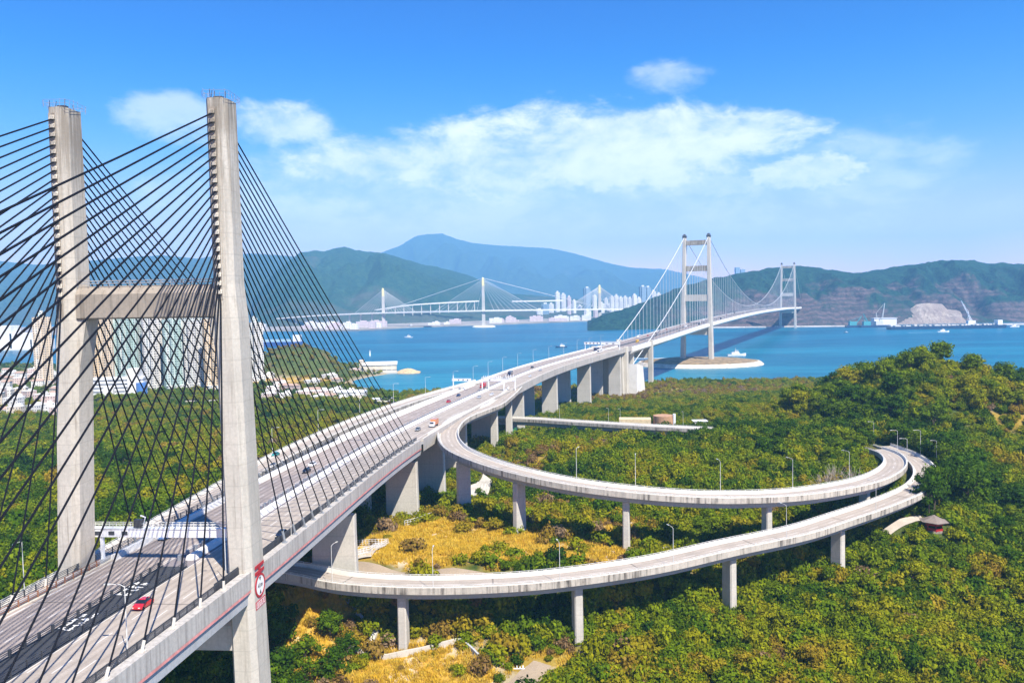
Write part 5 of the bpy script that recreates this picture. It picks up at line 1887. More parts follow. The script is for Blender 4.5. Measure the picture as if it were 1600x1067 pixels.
mb = MB()
for sx in (-5.5, 5.5):
    for k in range(12):
        mb.tube([(sx, -11 + k * 2, 0), (sx, -11 + k * 2, 6)], .1, 4)
    for z in np.arange(.6, 6.2, .6):
        mb.tube([(sx, -11, z), (sx, 11, z)], .06, 4)
for k in range(6):
    mb.tube([(-5.5 + k * 2.2, -11, 0), (-5.5 + k * 2.2, -11, 6)], .1, 4)
for z in np.arange(.6, 6.2, .6):
    mb.tube([(-5.5, -11, z), (5.5, -11, z)], .06, 4)
mk('net_fence', mb, M['green'], o, local=True)
for px, py, lab, col in ((712, 742, 'yellow container standing between the viaduct piers', YEL), ):
    p = at(px, py, 22)
    o = empty('container', (p.x, p.y, height1(p.x, p.y)), 'yellow container standing between the viaduct piers', 'container', rz=.3)
    mk('shell', MB().box((0, 0, 1.4), (6, 2.6, 2.8)), paint(YEL), o, local=True)
    mk('door', MB().box((3.02, 0, 1.4), (.08, 2.3, 2.5)), paint((.5, .3, .02)), o, local=True)
for k, (px, py) in enumerate(((662, 736), (662, 748), (662, 760))):
    p = at(px, py, 21)
    o = empty('bus', (p.x, p.y, height1(p.x, p.y) + .2), ('yellow bus parked under the viaduct, farthest of three', 'white bus parked under the viaduct, middle of three', 'dull yellow bus parked under the viaduct, nearest of three')[k], 'bus', 'buses parked under the viaduct', rz=1.5)
    mk('body', MB().box((0, 0, 1.7), (2.5, 11, 2.6)), paint((YEL, WHITE, (.4, .3, .05))[k]), o, local=True)
    mk('window_band', MB().box((0, 0, 2.2), (2.56, 10.2, .8)), M['glass_dark'], o, local=True)
    for sx in (-1, 1):
        for y in (-3.4, 3.4):
            mk('wheel', MB().tube([(sx * .95, y, .5), (sx * 1.26, y, .5)], .5, 10), M['tyre'], o, local=True)

# ------------------------------------------------------------------ far city
rs = random.Random(4)
CF = [facade('far white tower', (.80, .78, .75), (.7, .68, .66), (.25, .28, .32), 6, 6, .5, .5), facade('far pink tower', (.60, .48, .48), (.66, .56, .55), (.25, .26, .3), 6, 6, .5, .5), facade('far glass tower', (.22, .33, .42), (.28, .38, .46), (.12, .2, .28), 5, 5, .7, .7)]
CITY = [(852, 474, 18, 2), (861, 471, 14, 0), (871, 453, 13, 0), (880, 456, 14, 0), (890, 471, 9, 0), (889, 460, 11, 1), (897, 466, 10, 0), (917, 449, 17, 2), (929, 458, 12, 0), (947, 463, 12, 0), (956, 460, 12, 0), (963, 458, 12, 0), (970, 461, 12, 0), (977, 460, 12, 0), (984, 462, 14, 0),
        (991, 457, 12, 0), (998, 462, 12, 0), (1004, 447, 17, 2), (1012, 448, 16, 2), (1021, 451, 14, 0), (1029, 455, 12, 0), (940, 470, 14, 0), (952, 472, 14, 0), (966, 471, 14, 1), (980, 472, 14, 0), (995, 472, 12, 0), (918, 482, 16, 0), (931, 480, 12, 1), (906, 474, 12, 0), (843, 480, 16, 0)]
for k, (px, py, w, m) in enumerate(CITY):
    d = 4100 + (k % 5) * 90 - (450 if py > 478 else 0)
    tp = atd(px, py + (1 if m == 2 else 4), d)
    zb = -2
    o = empty('tower_block', (tp.x, d, zb), ('white', 'pinkish', 'blue glass')[m] + ' tower block in the distant city by the far bridge', 'tower block', 'distant city towers', rs.uniform(-.3, .3))
    ww = w * 2.0
    h = tp.z - zb
    mk('wall', MB().loft([[Vector((a * ww / 2, b * ww / 2, z)) for a, b in ((-1, -.6), (-.6, -.6), (-.6, -1), (.6, -1), (.6, -.6), (1, -.6), (1, .6), (-1, .6))] for z in (0, h)]), CF[m], o, local=True)
    mk('roof_plant', MB().box((0, 0, h + 4), (ww * .4, ww * .3, 8)), CF[0], o, local=True)
for px, h in ((1152, 418), (1160, 421)):
    tp = atd(px, h, 5600)
    tag(mk('skyscraper', MB().box((tp.x, 5600, tp.z / 2), (30, 30, tp.z)), CF[2]), 'faint hazy skyscraper just over the wooded ridge', 'skyscraper', 'hazy skyscrapers over the ridge')
# low shore buildings
for k in range(52):
    px = rs.choice((rs.uniform(640, 790), rs.uniform(470, 600), rs.uniform(790, 925), rs.uniform(20, 470)))
    d = np.interp(px, [0, 420, 560, 700, 800, 925], [3040, 3000, 2930, 3230, 3330, 3560]) + rs.uniform(15, 190)
    p = atd(px, 500, d)
    m = rs.choice((0, 0, 1))
    w, h = rs.uniform(22, 55), rs.uniform(9, 26)
    tag(mk('waterfront_building', MB().box((p.x, d, 3 + h / 2), (w, rs.uniform(15, 25), h)).box((p.x + w * .1, d, 4.5 + h), (w * .4, 9, 4)), CF[m]), ('low white', 'low pink')[m] + ' waterfront building on the far shore', 'waterfront building', 'buildings on the far shore')
HS = [(486, 430, 4), (350, 470, 6), (300, 486, 6)]
# big white works on the left across the water
p = at(22, 547, 0)
o = empty('industrial_plant', (p.x, p.y, 0), 'big white stepped works building on the shore at the left edge', 'works')
for x, w, h in ((-40, 70, 62), (18, 56, 42), (62, 40, 26)):
    mk('block', MB().box((x, 20, h / 2 - 2), (w, 40, h + 4)), M['conc_white'], o, local=True)
mk('quay', MB().box((0, -5, 1), (190, 30, 6)), M['conc_barrier'], o, local=True)

# ------------------------------------------------------------------ boats, barge, cranes
HULLB, HULLW, HULLG = paint((.02, .05, .12)), paint((.78, .78, .78)), paint((.25, .27, .28))


def boat(px, py, L, rz, label, hull, cat='boat', tall=1.0):
    p = at(px, py, 0)
    o = empty('boat', p, label, cat, rz=rz)
    W = L * .26
    mk('hull', MB().loft([[Vector((x, y * 1.0, z)) for x, y, z in ((-W * k / 2, l, zt), (-W * k * .4, l, -.6), (W * k * .4, l, -.6), (W * k / 2, l, zt))] for l, k, zt in ((-L / 2, .8, L * .09), (0, 1, L * .09), (L * .3, .85, L * .11), (L / 2, .08, L * .15))]), hull, o, local=True)
    mk('cabin', MB().box((0, -L * .08, L * .14), (W * .7, L * .4, L * .12)).box((0, -L * .02, L * .24 * tall), (W * .55, L * .2, L * .1)), HULLW, o, local=True)
    mk('windows', MB().box((0, -L * .02, L * .245 * tall), (W * .57, L * .21, L * .035)), M['glass_dark'], o, local=True)
    mk('mast', MB().tube([(0, -L * .05, L * .2), (0, -L * .05, L * .42)], L * .008, 5), M['steel_pale'], o, local=True)
    return o


def wake(px, py, L, rz, label):
    p = at(px, py, .06)
    R = Matrix.Rotation(rz, 3, 'Z')
    mb = MB()
    vs = [(-1, 0, 0), (1, 0, 0), (L * .035, -L, 0), (-L * .035, -L, 0)]
    mb.add([p + R @ Vector(v) for v in vs], [(0, 3, 2, 1)])
    tag(mk('foam', mb, M['foam']), label, kind='stuff')


M['foam'] = plain('wake foam', (.5, .62, .68), .7, var=.3, scale=.2)
boat(877, 543, 26, 1.7, 'dark hulled workboat with white cabin beyond the viaduct', HULLB)
boat(1151, 556, 34, -1.5, 'white motor yacht passing the tower island', HULLW)
wake(1138, 557, 300, -1.5, 'thin white wake behind the yacht')
boat(1474, 519, 30, -1.6, 'small boat with a wake off the barge', HULLW)
wake(1467, 519, 80, -1.6, 'short wake behind the small boat')
boat(638, 527.5, 26, 1.2, 'small white boat in the open strait left of the middle', HULLW)
boat(643, 511, 40, -1.57, 'white ferry at the far shore by the low hill', HULLW, 'ferry')
boat(1322, 520, 14, .8, 'tiny dark boat off the crane barges', HULLG)
boat(1585, 511, 30, -1.5, 'white launch at the right edge', HULLW)
p0 = at(1478, 513.5, 0)
o = empty('barge', (p0.x, p0.y, 0), 'very long dark barge moored below the quarry', 'barge')
L = 330
mk('hull', MB().loft([[Vector((x, y, z)) for y, z in ((-14, -2), (-16, 9), (16, 9), (14, -2))] for x in (-L / 2, L / 2 - 10, L / 2)]), HULLB, o, local=True)
mb = MB()
for k in range(40):
    mb.box((-L / 2 + 8 + k * 8, rs.uniform(-8, 8), 9 + rs.uniform(.5, 2)), (rs.uniform(3, 8), rs.uniform(6, 16), rs.uniform(2, 5)))
mk('cargo', mb, M['conc_barrier'], o, local=True)
mk('wheelhouse', MB().box((L / 2 - 14, 0, 16), (14, 18, 14)), HULLW, o, local=True)
CT = plain('teal crane paint', (.05, .30, .33), .6)


def crane(px, py, h, jib, lab, mat, base=True):
    p = at(px, py, 0)
    o = empty('floating_crane', (p.x, p.y, 0), lab, 'crane')
    mk('pontoon', MB().box((0, 0, 2.5), (52, 18, 8)), HULLB, o, local=True)
    mk('machine_house', MB().box((-6, 0, 12), (22, 12, 13)), mat, o, local=True)
    mb = MB()
    for s in (-1, 1):
        mb.tube([(2, s * 4, 8), (jib, s * 1, h)], .8, 5)
    for k in range(6):
        t = (k + .5) / 6
        mb.box((2 + (jib - 2) * t, 0, 8 + (h - 8) * t), (.7, 8 - 6 * t, .7))
    mk('jib', mb, mat, o, local=True)
    mb = MB()
    mb.tube([(-12, -5, 18), (-14, 0, h * .6)], .7, 5)
    mb.tube([(-12, 5, 18), (-14, 0, h * .6)], .7, 5)
    mb.tube([(-14, 0, h * .6), (jib, 0, h)], .4, 4)
    mk('back_stay', mb, mat, o, local=True)


crane(1335, 511.5, 34, 22, 'teal floating crane, leftmost of the moored cranes', CT)
crane(1357, 511.5, 42, -16, 'teal floating crane with jib leaning left beside the white shed', CT)
crane(1376, 511, 74, 12, 'tall pale crane standing right of the teal floating cranes', M['steel_pale'])
crane(1520, 510.5, 78, -36, 'pale slender crane with long jib behind the barge', M['steel_white'])
p = at(1388, 511, 0)
o = empty('shed', (p.x, p.y + 30, 0), 'long white quay shed beside the floating cranes', 'shed')
mk('wall', MB().box((0, 0, 13), (70, 22, 26)), HULLW, o, local=True)
mk('roof', MB().box((0, 0, 27), (73, 25, 2)), M['steel_pale'], o, local=True)
mk('hut', MB().box((0, 0, -1), (6, 6, 2)), HULLW, o, local=True)
p = at(1300, 479, 62)
tag(mk('elevated_road', MB().sweep(Path([tuple(MAIN.p[-1] + np.array([6, 6, 0])), (MAIN.p[-1][0] + 90, MAIN.p[-1][1] + 60, 66), (MAIN.p[-1][0] + 190, MAIN.p[-1][1] + 110, 68)], 15), [(15, -5), (15, 1), (-15, 1), (-15, -5)]), M['conc_white']), 'white elevated road leaving the far end of the suspension bridge', 'elevated road')
p = at(430, 541, 0)
o = empty('cargo_ship', (p.x, p.y, 0), 'blue and white cargo ship lying behind the round mound', 'ship', rz=1.57)
mk('hull', MB().loft([[Vector((x, y, z)) for x, y, z in ((-11 * k, l, 11), (-9 * k, l, -1), (9 * k, l, -1), (11 * k, l, 11))] for l, k in ((-70, .9), (50, 1), (72, .15))]), paint((.05, .10, .30)), o, local=True)
mk('deck_cargo', MB().box((0, 0, 14), (17, 90, 7)), paint((.35, .5, .62)), o, local=True)
mk('bridge_house', MB().box((0, -56, 19), (17, 18, 18)), HULLW, o, local=True)
# ------------------------------------------------------------------ vegetation
def leaf_material():
    m = bpy.data.materials.new('leaves')
    m.use_nodes = True
    t = m.node_tree
    t.nodes.clear()
    g = NT(t)
    tint = g.n('ShaderNodeAttribute', attribute_name='tint', attribute_type='INSTANCER').outputs['Fac']
    geo = g.n('ShaderNodeNewGeometry')
    pos = geo.outputs['Position']
    rnd = g.n('ShaderNodeObjectInfo').outputs['Random']
    isl = geo.outputs['Random Per Island']
    n = g.noise(pos, 0.9, 3, 0.6)
    v = g.math('ADD', tint, g.math('MULTIPLY', g.math('SUBTRACT', rnd, 0.5), 0.20))
    v = g.math('ADD', v, g.math('MULTIPLY', g.math('SUBTRACT', n, 0.5), 0.16))
    v = g.math('ADD', v, g.math('MULTIPLY', g.math('SUBTRACT', isl, 0.5), 0.07), clamp=True)
    c = g.ramp(v, [(0.0, (0.016, 0.045, 0.005)), (0.25, (0.050, 0.11, 0.003)), (0.45, (0.155, 0.215, 0.004)), (0.62, (0.26, 0.26, 0.005)), (0.80, (0.30, 0.21, 0.015)), (0.9, (0.22, 0.13, 0.045)), (1.0, (0.27, 0.19, 0.11))])
    c = g.mix(1.0, c, g.ramp(isl, [(0.0, 0.65), (1.0, 1.25)]), 'MULTIPLY')
    d = g.n('ShaderNodeBsdfPrincipled', {'Base Color': c, 'Roughness': 0.8, 'Specular IOR Level': 0.06})
    tr = g.n('ShaderNodeBsdfTranslucent', {'Color': c})
    mx = g.n('ShaderNodeMixShader', {0: 0.32, 1: d.outputs[0], 2: tr.outputs[0]})
    g.n('ShaderNodeOutputMaterial', {'Surface': mx.outputs[0]})
    return m


LEAF = leaf_material()
BARK = plain('bark', (.12, .09, .06), .9, scale=3)
TWIG = plain('bare twigs', (.40, .32, .26), .9, scale=2)


def gold_material():
    m, g = newmat('dry grass blades')
    rnd = g.n('ShaderNodeObjectInfo').outputs['Random']
    isl = g.n('ShaderNodeNewGeometry').outputs['Random Per Island']
    c = g.ramp(g.math('ADD', g.math('MULTIPLY', rnd, .6), g.math('MULTIPLY', isl, .4)), [(0, (.34, .22, .015)), (.35, (.58, .36, .02)), (.7, (.62, .42, .06)), (1, (.26, .25, .02))])
    link(g, g.b.inputs['Base Color'], c)
    g.b.inputs['Roughness'].default_value = .8
    g.b.inputs['Specular IOR Level'].default_value = .15
    return m


GOLD = gold_material()


def leafy(rng, blobs, n, leaf, core=0.54):
    """leaf sprays over lumpy blobs; blobs: (cx, cy, cz, rx, ry, rz)"""
    V, F = [], []
    b = np.array(blobs, float)
    area = b[:, 3] * b[:, 4] + b[:, 5] * b[:, 3]
    pick = rng.choice(len(b), n, p=area / area.sum())
    d = rng.normal(size=(n, 3))
    d[:, 2] = np.abs(d[:, 2]) * 0.95 - 0.28
    d /= np.linalg.norm(d, axis=1)[:, None]
    r = rng.uniform(0.80, 1.10, n) + 0.10 * np.sin(d[:, 0] * 7 + d[:, 1] * 5)
    c = b[pick, :3] + d * b[pick, 3:] * r[:, None]
    for i in range(n):
        nd = d[i] + rng.normal(size=3) * 0.55
        nd[2] += 0.25
        nd /= np.linalg.norm(nd)
        a = np.cross(nd, rng.normal(size=3))
        a /= np.linalg.norm(a)
        e = np.cross(nd, a)
        s = leaf * rng.uniform(.6, 1.35)
        w = s * rng.uniform(.5, .8)
        p = c[i]
        o = len(V)
        V += [p - a * s, p + e * w + nd * s * .12, p + a * s, p - e * w + nd * s * .12]
        F.append((o, o + 1, o + 2, o + 3))
    F = list(F)
    # dense inner mass of each clump
    for k, (cx, cy_, cz, rx, ry, rz) in enumerate(blobs):
        o = len(V)
        N, Rn = 9, 5
        for j in range(Rn):
            th = PI * (j + .5) / Rn
            for q in range(N):
                ph = 2 * PI * q / N
                kk = core * rng.uniform(.85, 1.12)
                V.append((cx + rx * kk * math.sin(th) * math.cos(ph), cy_ + ry * kk * math.sin(th) * math.sin(ph), cz + rz * kk * math.cos(th)))
        for j in range(Rn - 1):
            for q in range(N):
                q2 = (q + 1) % N
                F.append((o + j * N + q, o + (j + 1) * N + q, o + (j + 1) * N + q2, o + j * N + q2))
    return np.array(V, float), np.array(F, int)


def raw_mesh(name, v, f, mat):
    o = np_mesh(name, v, f, mat, smooth=False)
    return o


SRC = bpy.data.collections.new('undergrowth_kinds')


def to_src(o):
    COL.objects.unlink(o)
    SRC.objects.link(o)


rng = np.random.default_rng(5)
SHRUBS = []
for k in range(6):
    nb = int(rng.integers(5, 10))
    bl = []
    for j in range(nb):
        a = 2 * PI * j / nb + rng.uniform(0, 1)
        rr = rng.uniform(.25, .62)
        s = rng.uniform(.28, .50)
        bl.append((rr * math.cos(a), rr * math.sin(a), rng.uniform(.22, .75), s, s, s * rng.uniform(.75, 1.1)))
    bl.append((0, 0, .62, .55, .55, .5))
    v, f = leafy(rng, bl, 330, .115)
    o = raw_mesh(f'kind_{k:02d}_shrub', v, f, LEAF)
    to_src(o)
    SHRUBS.append(o)
# dry grass tufts
for k in range(2):
    V, F = [], []
    for j in range(46):
        a, r = rng.uniform(0, 2 * PI), rng.uniform(0, .9) ** .7
        x, y = r * math.cos(a), r * math.sin(a)
        h = rng.uniform(.35, .95)
        lx, ly = rng.normal(0, .28, 2)
        w = rng.uniform(.04, .10)
        b = rng.uniform(0, PI)
        o = len(V)
        V += [(x - w * math.cos(b), y - w * math.sin(b), -.1), (x + w * math.cos(b), y + w * math.sin(b), -.1), (x + lx * .6 + w * math.cos(b), y + ly * .6 + w * math.sin(b), h * .7), (x + lx, y + ly, h)]
        F.append((o, o + 1, o + 2, o + 3))
    o = raw_mesh(f'kind_{6 + k:02d}_tuft', np.array(V), np.array(F), GOLD)
    to_src(o)

# trees: crown templates about 1 unit high above a trunk
CROWNS, TRUNKS = [], []
for k in range(7):
    bl = []
    tall = k in (2, 5)
    nb = int(rng.integers(9, 14))
    for j in range(nb):
        a = 2.4 * j + rng.uniform(-.4, .4)
        t = j / nb
        rr = (.36 if not tall else .24) * math.sqrt(1 - (t * .85)**2) * rng.uniform(.75, 1.15)
        s = rng.uniform(.15, .24)
        bl.append((rr * math.cos(a), rr * math.sin(a), .38 + .48 * t, s, s, s * rng.uniform(.7, .95)))
    bl.append((0, 0, .62, .27, .27, .26))
    v, f = leafy(rng, bl, 950, .034)
    o = raw_mesh('crown', v, f, LEAF)
    CROWNS.append(o.data)
    bpy.data.objects.remove(o)
    mb = MB().tube([(0, 0, -.12), (.01, 0, .2), (0, .01, .45), (0, 0, .68)], [.035, .028, .02, .01], 6)
    for j in range(5):
        a = 2.4 * j
        mb.tube([(0, 0, .26 + .05 * j), (.16 * math.cos(a), .16 * math.sin(a), .44 + .05 * j), (.25 * math.cos(a), .25 * math.sin(a), .56 + .05 * j)], [.016, .011, .006], 5)
    o = mk('trunk', mb, BARK)
    TRUNKS.append(o.data)
    bpy.data.objects.remove(o)


def tint_at(x, y):
    """species drift: 0 dark green .. 1 dry brown"""
    x, y = np.asarray(x, float), np.asarray(y, float)
    t = 0.45 + (fbm(x / 30, y / 30, 4, 41) - .5) * .75 + (fbm(x / 9, y / 9, 3, 45) - .5) * .35
    t = np.clip(t, 0.05, 0.69)
    for cx, cy_, rx, ry, a in ((-95, 420, 40, 55, .42), (-150, 520, 60, 50, .25), (110, 840, 190, 85, .42), (45, 420, 30, 60, .10), (235, 460, 70, 70, -.14), (130, 400, 70, 50, -.16), (175, 255, 60, 35, -.04), (290, 410, 40, 90, .16), (-58, 200, 16, 14, -.16),
                           (75, 195, 26, 25, .16), (-20, 250, 60, 25, .15), (-250, 400, 120, 120, -.08), (60, 320, 50, 40, .04), (60, 530, 90, 60, .02), (340, 560, 40, 40, -.35)):
        t += a * np.exp(-(((x - cx) / rx)**2 + ((y - cy_) / ry)**2))
    return np.clip(t, 0.02, 1)


PATHS_CLEAR = [(MAIN, 21.0), (RIGHT_RAMP, 6.5), (LOWER_RAMP, 6.8), (SLIP, 6.5), (FAR_RAMP, 6.0)]
PADS = [(-59, 250, 13), (-30, 240, 4)]
CLEAR = []
for o in bpy.data.objects:
    if o.type == 'MESH' and o.get('kind') == 'structure' and o.name.split('.')[0] in ('road', 'path'):
        CLEAR.append(np.array([v.co[:2] for v in o.data.vertices]))
CLEAR = np.vstack(CLEAR)
HOUSES = np.array([o.location[:2] for o in bpy.data.objects if o.type == 'EMPTY' and o.get('category') in ('house', 'building', 'apartment tower', 'pavilion', 'warehouse', 'shed', 'shelter', 'sports cage', 'bus', 'container', 'gate')])


def allowed(x, y, z, r, h):
    """keep plants off the carriageways, roads, yards and buildings"""
    ok = np.ones(len(x), bool)
    for P, w in PATHS_CLEAR:
        pts = P.p
        for s in range(0, len(x), 4000):
            sl = slice(s, s + 4000)
            d2 = (x[sl, None] - pts[None, :, 0])**2 + (y[sl, None] - pts[None, :, 1])**2
            j = d2.argmin(1)
            dist = np.sqrt(d2[np.arange(len(j)), j])
            rz = pts[j, 2]
            bad = (dist < w - 1 + r[sl] * .8) & (z[sl] + h[sl] > rz - 2.5) & (z[sl] < rz + 6)
            ok[sl] &= ~bad
    for s in range(0, len(x), 4000):
        sl = slice(s, s + 4000)
        for C, w in ((CLEAR, 1.2), (HOUSES, 4.0)):
            d2 = (x[sl, None] - C[None, :, 0])**2 + (y[sl, None] - C[None, :, 1])**2
            ok[sl] &= np.sqrt(d2.min(1)) > w + r[sl] * .5
    return ok


def in_frame(x, y, z):
    u = x / y * FOC + 800
    v = 533.5 - (z - CAM_H) / y * FOC - 70
    return (u > -120) & (u < 1720) & (v < 1180)


def scatter(region, n, rmin, rmax, hk=1.0):
    (x0, x1), (y0, y1) = region
    x, y = rng.uniform(x0, x1, n), rng.uniform(y0, y1, n)
    z = height(x, y)
    sel = in_frame(x, y, z) & (z > 1.2)
    x, y, z = x[sel], y[sel], z[sel]
    u = rng.uniform(0, 1, len(x))
    r = np.where(rng.uniform(0, 1, len(x)) < .27, rmax * (.62 + .38 * u), rmin + u * (rmax - rmin) * .38)
    dr = dryness(x, y)
    keep = rng.uniform(0, 1, len(x)) > dr * 1.0
    keep &= shore_dist(x, y) > 6
    ok = allowed(x, y, z, r, r * 1.25) & keep
    return x[ok], y[ok], z[ok], r[ok]


parts = []
for reg, n, a, b in ((((-90, 300), (180, 300)), 17000, 1.0, 4.4), (((-60, 340), (300, 480)), 20000, 1.2, 4.6), (((-60, 430), (480, 760)), 22000, 1.6, 3.6), (((-60, 520), (760, 1000)), 8000, 2.0, 4.0),
                     (((-480, -60), (230, 620)), 21000, 1.5, 5.6), (((-900, -60), (620, 1000)), 11000, 2.2, 4.6), (((-1000, -180), (1000, 1450)), 6000, 2.5, 5.0)):
    parts.append(scatter(reg, n, a, b))
x, y, z, r = (np.concatenate(q) for q in zip(*parts))
# more open cover on the sandy headland and village
op = ((x < -200) & (y > 900)) | ((x < -550) & (y > 700))
kp = ~op | (rng.uniform(0, 1, len(x)) < .42)
x, y, z, r = x[kp], y[kp], z[kp], r[kp]
tint = tint_at(x, y) + rng.normal(0, .10, len(x))
dl = dryness(x, y)
tint = np.where((dl > .4) & (rng.uniform(0, 1, len(x)) < .75), rng.uniform(.6, .98, len(x)), tint)
# the round mound is dull brown green
mnd = np.exp(-(((x + 322) / 75)**2 + ((y - 1185) / 75)**2)**2)
tint = tint * (1 - mnd) + mnd * .80
idx = rng.integers(0, 6, len(x))
# tufts
tx, ty, tz, tr = [], [], [], []
for reg, n in ((((-95, 70), (180, 300)), 26000), (((-60, 120), (300, 470)), 9000), (((-420, -100), (280, 520)), 8000)):
    (x0, x1), (y0, y1) = reg
    a, b = rng.uniform(x0, x1, n), rng.uniform(y0, y1, n)
    c = height(a, b)
    s = in_frame(a, b, c) & (rng.uniform(0, 1, n) < dryness(a, b) * .8)
    a, b, c = a[s], b[s], c[s]
    q = rng.uniform(.5, 1.5, len(a))
    ok = allowed(a, b, c, q, q)
    tx.append(a[ok]); ty.append(b[ok]); tz.append(c[ok]); tr.append(q[ok])
tx, ty, tz, tr = (np.concatenate(q) for q in (tx, ty, tz, tr))
X = np.concatenate([x, tx]); Y = np.concatenate([y, ty]); Z = np.concatenate([z, tz]); R = np.concatenate([r, tr])
TI = np.concatenate([np.clip(tint, 0, 1), np.full(len(tx), .7)])
IX = np.concatenate([idx, rng.integers(6, 8, len(tx))])
print('scatter', len(X))


def scatter_object(name, label, X, Y, Z, R, TI, IX):
    me = bpy.data.meshes.new(name)
    me.vertices.add(len(X))
    me.vertices.foreach_set('co', np.stack([X, Y, Z - .15 * R], 1).astype(np.float32).ravel())
    n = len(X)
    rng2 = np.random.default_rng(9)
    sc = np.stack([R * rng2.uniform(.85, 1.15, n), R * rng2.uniform(.85, 1.15, n), R * rng2.uniform(.7, 1.5, n)], 1)
    rot = np.stack([rng2.normal(0, .12, n), rng2.normal(0, .12, n), rng2.uniform(0, 6.28, n)], 1)
    for nm, ty_, dat in (('scl', 'FLOAT_VECTOR', sc), ('rot', 'FLOAT_VECTOR', rot)):
        a = me.attributes.new(nm, ty_, 'POINT')
        a.data.foreach_set('vector', dat.astype(np.float32).ravel())
    a = me.attributes.new('tint', 'FLOAT', 'POINT')
    a.data.foreach_set('value', TI.astype(np.float32))
    a = me.attributes.new('kindno', 'INT', 'POINT')
    a.data.foreach_set('value', IX.astype(np.int32))
    me.update()
    o = bpy.data.objects.new(name, me)
    COL.objects.link(o)
    ng = bpy.data.node_groups.new('undergrowth', 'GeometryNodeTree')
    ng.interface.new_socket('Geometry', in_out='INPUT', socket_type='NodeSocketGeometry')
    ng.interface.new_socket('Geometry', in_out='OUTPUT', socket_type='NodeSocketGeometry')
    N, L = ng.nodes, ng.links
    gi, go = N.new('NodeGroupInput'), N.new('NodeGroupOutput')
    ci = N.new('GeometryNodeCollectionInfo')
    ci.inputs['Collection'].default_value = SRC
    ci.inputs['Separate Children'].default_value = True
    ci.inputs['Reset Children'].default_value = True

    def attr(nm, t):
        q = N.new('GeometryNodeInputNamedAttribute')
        q.data_type = t
        q.inputs['Name'].default_value = nm
        return [s for s in q.outputs if s.enabled and s.name == 'Attribute'][0]
    ip = N.new('GeometryNodeInstanceOnPoints')
    ip.inputs['Pick Instance'].default_value = True
    L.new(gi.outputs[0], ip.inputs['Points'])
    L.new(ci.outputs[0], ip.inputs['Instance'])
    L.new(attr('kindno', 'INT'), ip.inputs['Instance Index'])
    er = N.new('FunctionNodeEulerToRotation')
    L.new(attr('rot', 'FLOAT_VECTOR'), er.inputs[0])
    L.new(er.outputs[0], ip.inputs['Rotation'])
    L.new(attr('scl', 'FLOAT_VECTOR'), ip.inputs['Scale'])
    L.new(ip.outputs[0], go.inputs[0])
    md = o.modifiers.new('undergrowth', 'NODES')
    md.node_group = ng
    tag(o, label, kind='stuff')
    return o


scatter_object('undergrowth', 'dense green and olive scrub with dry yellow grass covering the island', X, Y, Z, R, TI, IX)

# individual trees
TREE_N = 0


def plant(x, y, h, wide, label, group, tint, kind=None):
    global TREE_N
    k = TREE_N % 7 if kind is None else kind
    TREE_N += 1
    z = height1(x, y)
    o = empty('tree', (x, y, z - .3), label, 'tree', group, rng.uniform(0, 6.28))
    o.scale = (h * wide, h * wide, h)
    for nm, me in (('trunk', TRUNKS[k]), ('crown', CROWNS[k])):
        c = bpy.data.objects.new(nm, me)
        COL.objects.link(c)
        c.parent = o
        c['tint'] = float(tint)
    return o


def grove(n, region, hmin, hmax, label, group, dt=0.0, mind=3.0, wide=(.9, 1.2), mask=None, base=None):
    (x0, x1), (y0, y1) = region
    got = []
    tries = 0
    while len(got) < n and tries < n * 60:
        tries += 1
        x, y = rng.uniform(x0, x1), rng.uniform(y0, y1)
        h = rng.uniform(hmin, hmax)
        z = height1(x, y)
        if not in_frame(np.array([x]), np.array([y]), np.array([z + h * .5]))[0] or z < 2:
            continue
        if mask is not None and not mask(x, y):
            continue
        if any((x - a)**2 + (y - b)**2 < mind**2 for a, b in got):
            continue
        if not allowed(np.array([x]), np.array([y]), np.array([z]), np.array([h * .42]), np.array([h * 1.1]))[0]:
            continue
        got.append((x, y))
        t = float(tint_at(np.array([x]), np.array([y]))[0]) if base is None else base
        plant(x, y, h, rng.uniform(*wide), label, group, min(1, max(0.02, t + dt + rng.normal(0, .07))))
    return got


hillm = lambda x, y: ((x - 230) / 72)**2 + ((y - 452) / 62)**2 < 1
grove(74, ((150, 310), (385, 520)), 10, 16, 'tall tree in the dense wood on the hilltop right of the ramp loop', 'trees of the hilltop wood', -.06, 4.5, mask=hillm)
grove(34, ((60, 190), (330, 440)), 6, 10, 'dark bushy tree in the scrub inside the ramp loop', 'trees inside the ramp loop', -.14, 4.5)
grove(64, ((40, 300), (188, 300)), 5, 9, 'green tree on the bushy slope in front of the lower ramp', 'trees on the slope in front of the lower ramp', .02, 4.0, mask=lambda x, y: x > 55 - (y - 190) * .1)
grove(22, ((-75, -42), (176, 214)), 7, 11, 'round dark green tree at the foot of the front tower leg', 'trees at the foot of the front tower leg', 0, 4.5, base=.24)
grove(50, ((-420, -105), (240, 620)), 7, 12, 'dark tree in the woodland left of the bridges', 'trees in the woodland left of the bridges', -.12, 6)
grove(12, ((300, 420), (520, 720)), 9, 13, 'dark tree on the ridge at the right edge', 'trees on the right edge ridge', 0, 6, base=.12)
grove(10, ((-480, -380), (820, 960)), 9, 13, 'tree in the clump before the housing towers', 'trees before the housing towers', -.1, 7)
for px, py, z0, h, lab in ((608, 632, 12, 16, 'big round tree by the shed left of the viaduct'), ):
    p = at(px, py, z0)
    plant(p.x, p.y, h, 1.25, lab, None, .42)
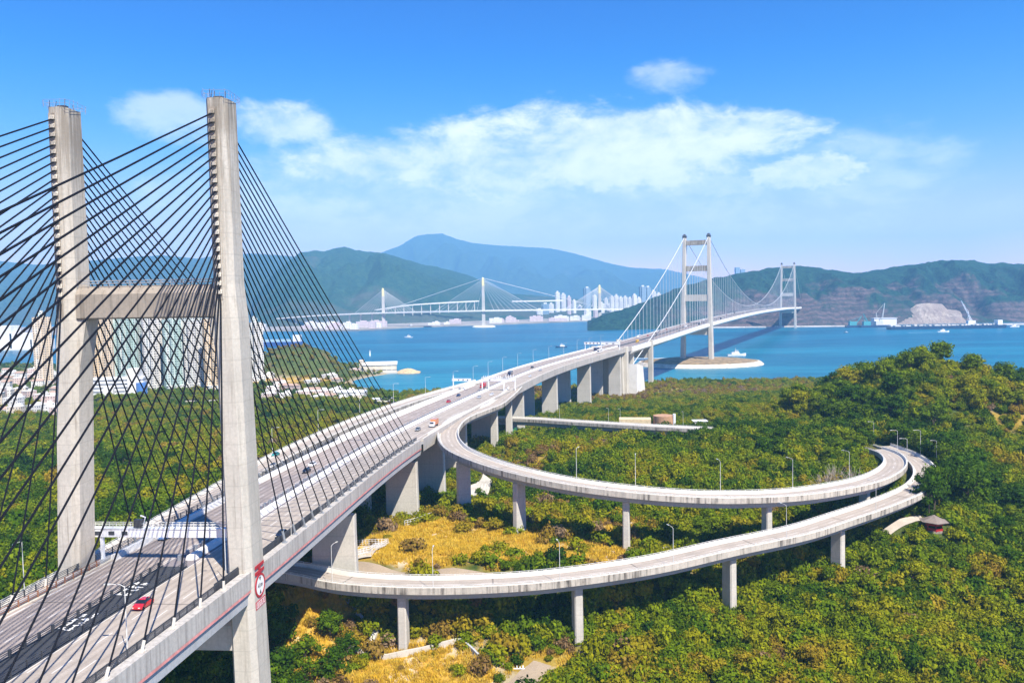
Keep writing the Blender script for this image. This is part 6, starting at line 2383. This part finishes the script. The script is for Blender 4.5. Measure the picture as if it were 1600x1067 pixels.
for x, y, h, w in ((150, 284.5, 18, .62), (154.5, 289, 19, .62), (159, 293.5, 18, .62), (172, 298, 16, 1.0), (177, 305, 17, 1.0), (181, 316, 17, 1.0), (183, 328, 16, 1.0), (184, 341, 15, 1.0), (183, 355, 12, 1.2), (180, 368, 12, 1.2), (190, 300, 10, 1.2), (192, 318, 11, 1.2), (194, 335, 12, 1.2), (194, 352, 13, 1.1), (190, 370, 13, 1.1)):
    plant(x, y, h, w, 'dark tree crowding the outer edge of the hairpin bend', 'trees round the hairpin bend', .22 + rng.normal(0, .06))
for x, y, h, w in ((159.5, 363, 7, 1.2), (166, 371, 8, 1.2), (150, 352, 7, 1.2), (147, 358, 8, 1.2), (155, 371, 9, 1.2), (146, 364, 8, 1.2), (152, 374, 10, 1.2), (142, 372, 9, 1.2), (150, 384, 10, 1.2), (160, 392, 11, 1.2), (171, 388, 11, 1.2), (136, 362, 7, 1.2), (140, 350, 6.5, 1.2)):
    plant(x, y, h, w, 'olive tree where the two ramps vanish into the wood', 'trees at the end of the ramps', .34 + rng.normal(0, .06))
# leafless grey bushes by the loop
BT = None
for px, py, z, h, lab in ((1290, 752, 38, 8, 'leafless grey bush beside the upper ramp, leftmost'), (1312, 748, 38.5, 9.5, 'leafless grey bush beside the upper ramp, in the middle'), (1334, 742, 39, 8.5, 'leafless grey bush beside the upper ramp, rightmost'), (1305, 735, 39, 8, 'leafless grey bush behind the other bare bushes')):
    p = at(px, py - 6, z)
    o = empty('bare_bush', (p.x, p.y, height1(p.x, p.y)), lab, 'bush')
    mb = MB()
    for k in range(95):
        a, e = rng.uniform(0, 6.28), rng.uniform(.15, 1.25)
        L = h * rng.uniform(.55, 1.05)
        d = Vector((math.cos(a) * math.cos(e), math.sin(a) * math.cos(e), math.sin(e)))
        b = Vector((rng.uniform(-.8, .8), rng.uniform(-.8, .8), -.3))
        mb.tube([b, b + d * L * .5, b + d * L + Vector((0, 0, L * .08))], [.10, .07, .03], 4, False)
    mk('twigs', mb, TWIG, o, local=True)
    mk('trunk', MB().tube([(0, 0, -.5), (0, 0, 1.5)], [.3, .2], 6), BARK, o, local=True)

# ------------------------------------------------------------------ the air between here and the far hills
def haze_box():
    m = bpy.data.materials.new('haze')
    m.use_nodes = True
    t = m.node_tree
    t.nodes.clear()
    g = NT(t)
    v = g.n('ShaderNodeVolumePrincipled', {'Color': (0.27, 0.62, 1.0, 1), 'Density': HAZE_D, 'Anisotropy': 0.0})
    g.n('ShaderNodeOutputMaterial', {'Volume': v.outputs[0]})
    mb = MB().box((0, 7900, 623), (19000, 18000, 1256))
    tag(mk('haze', mb, m), 'pale blue sea haze between the bridges and the far hills', kind='stuff')


HAZE_D = 0.000098
haze_box()
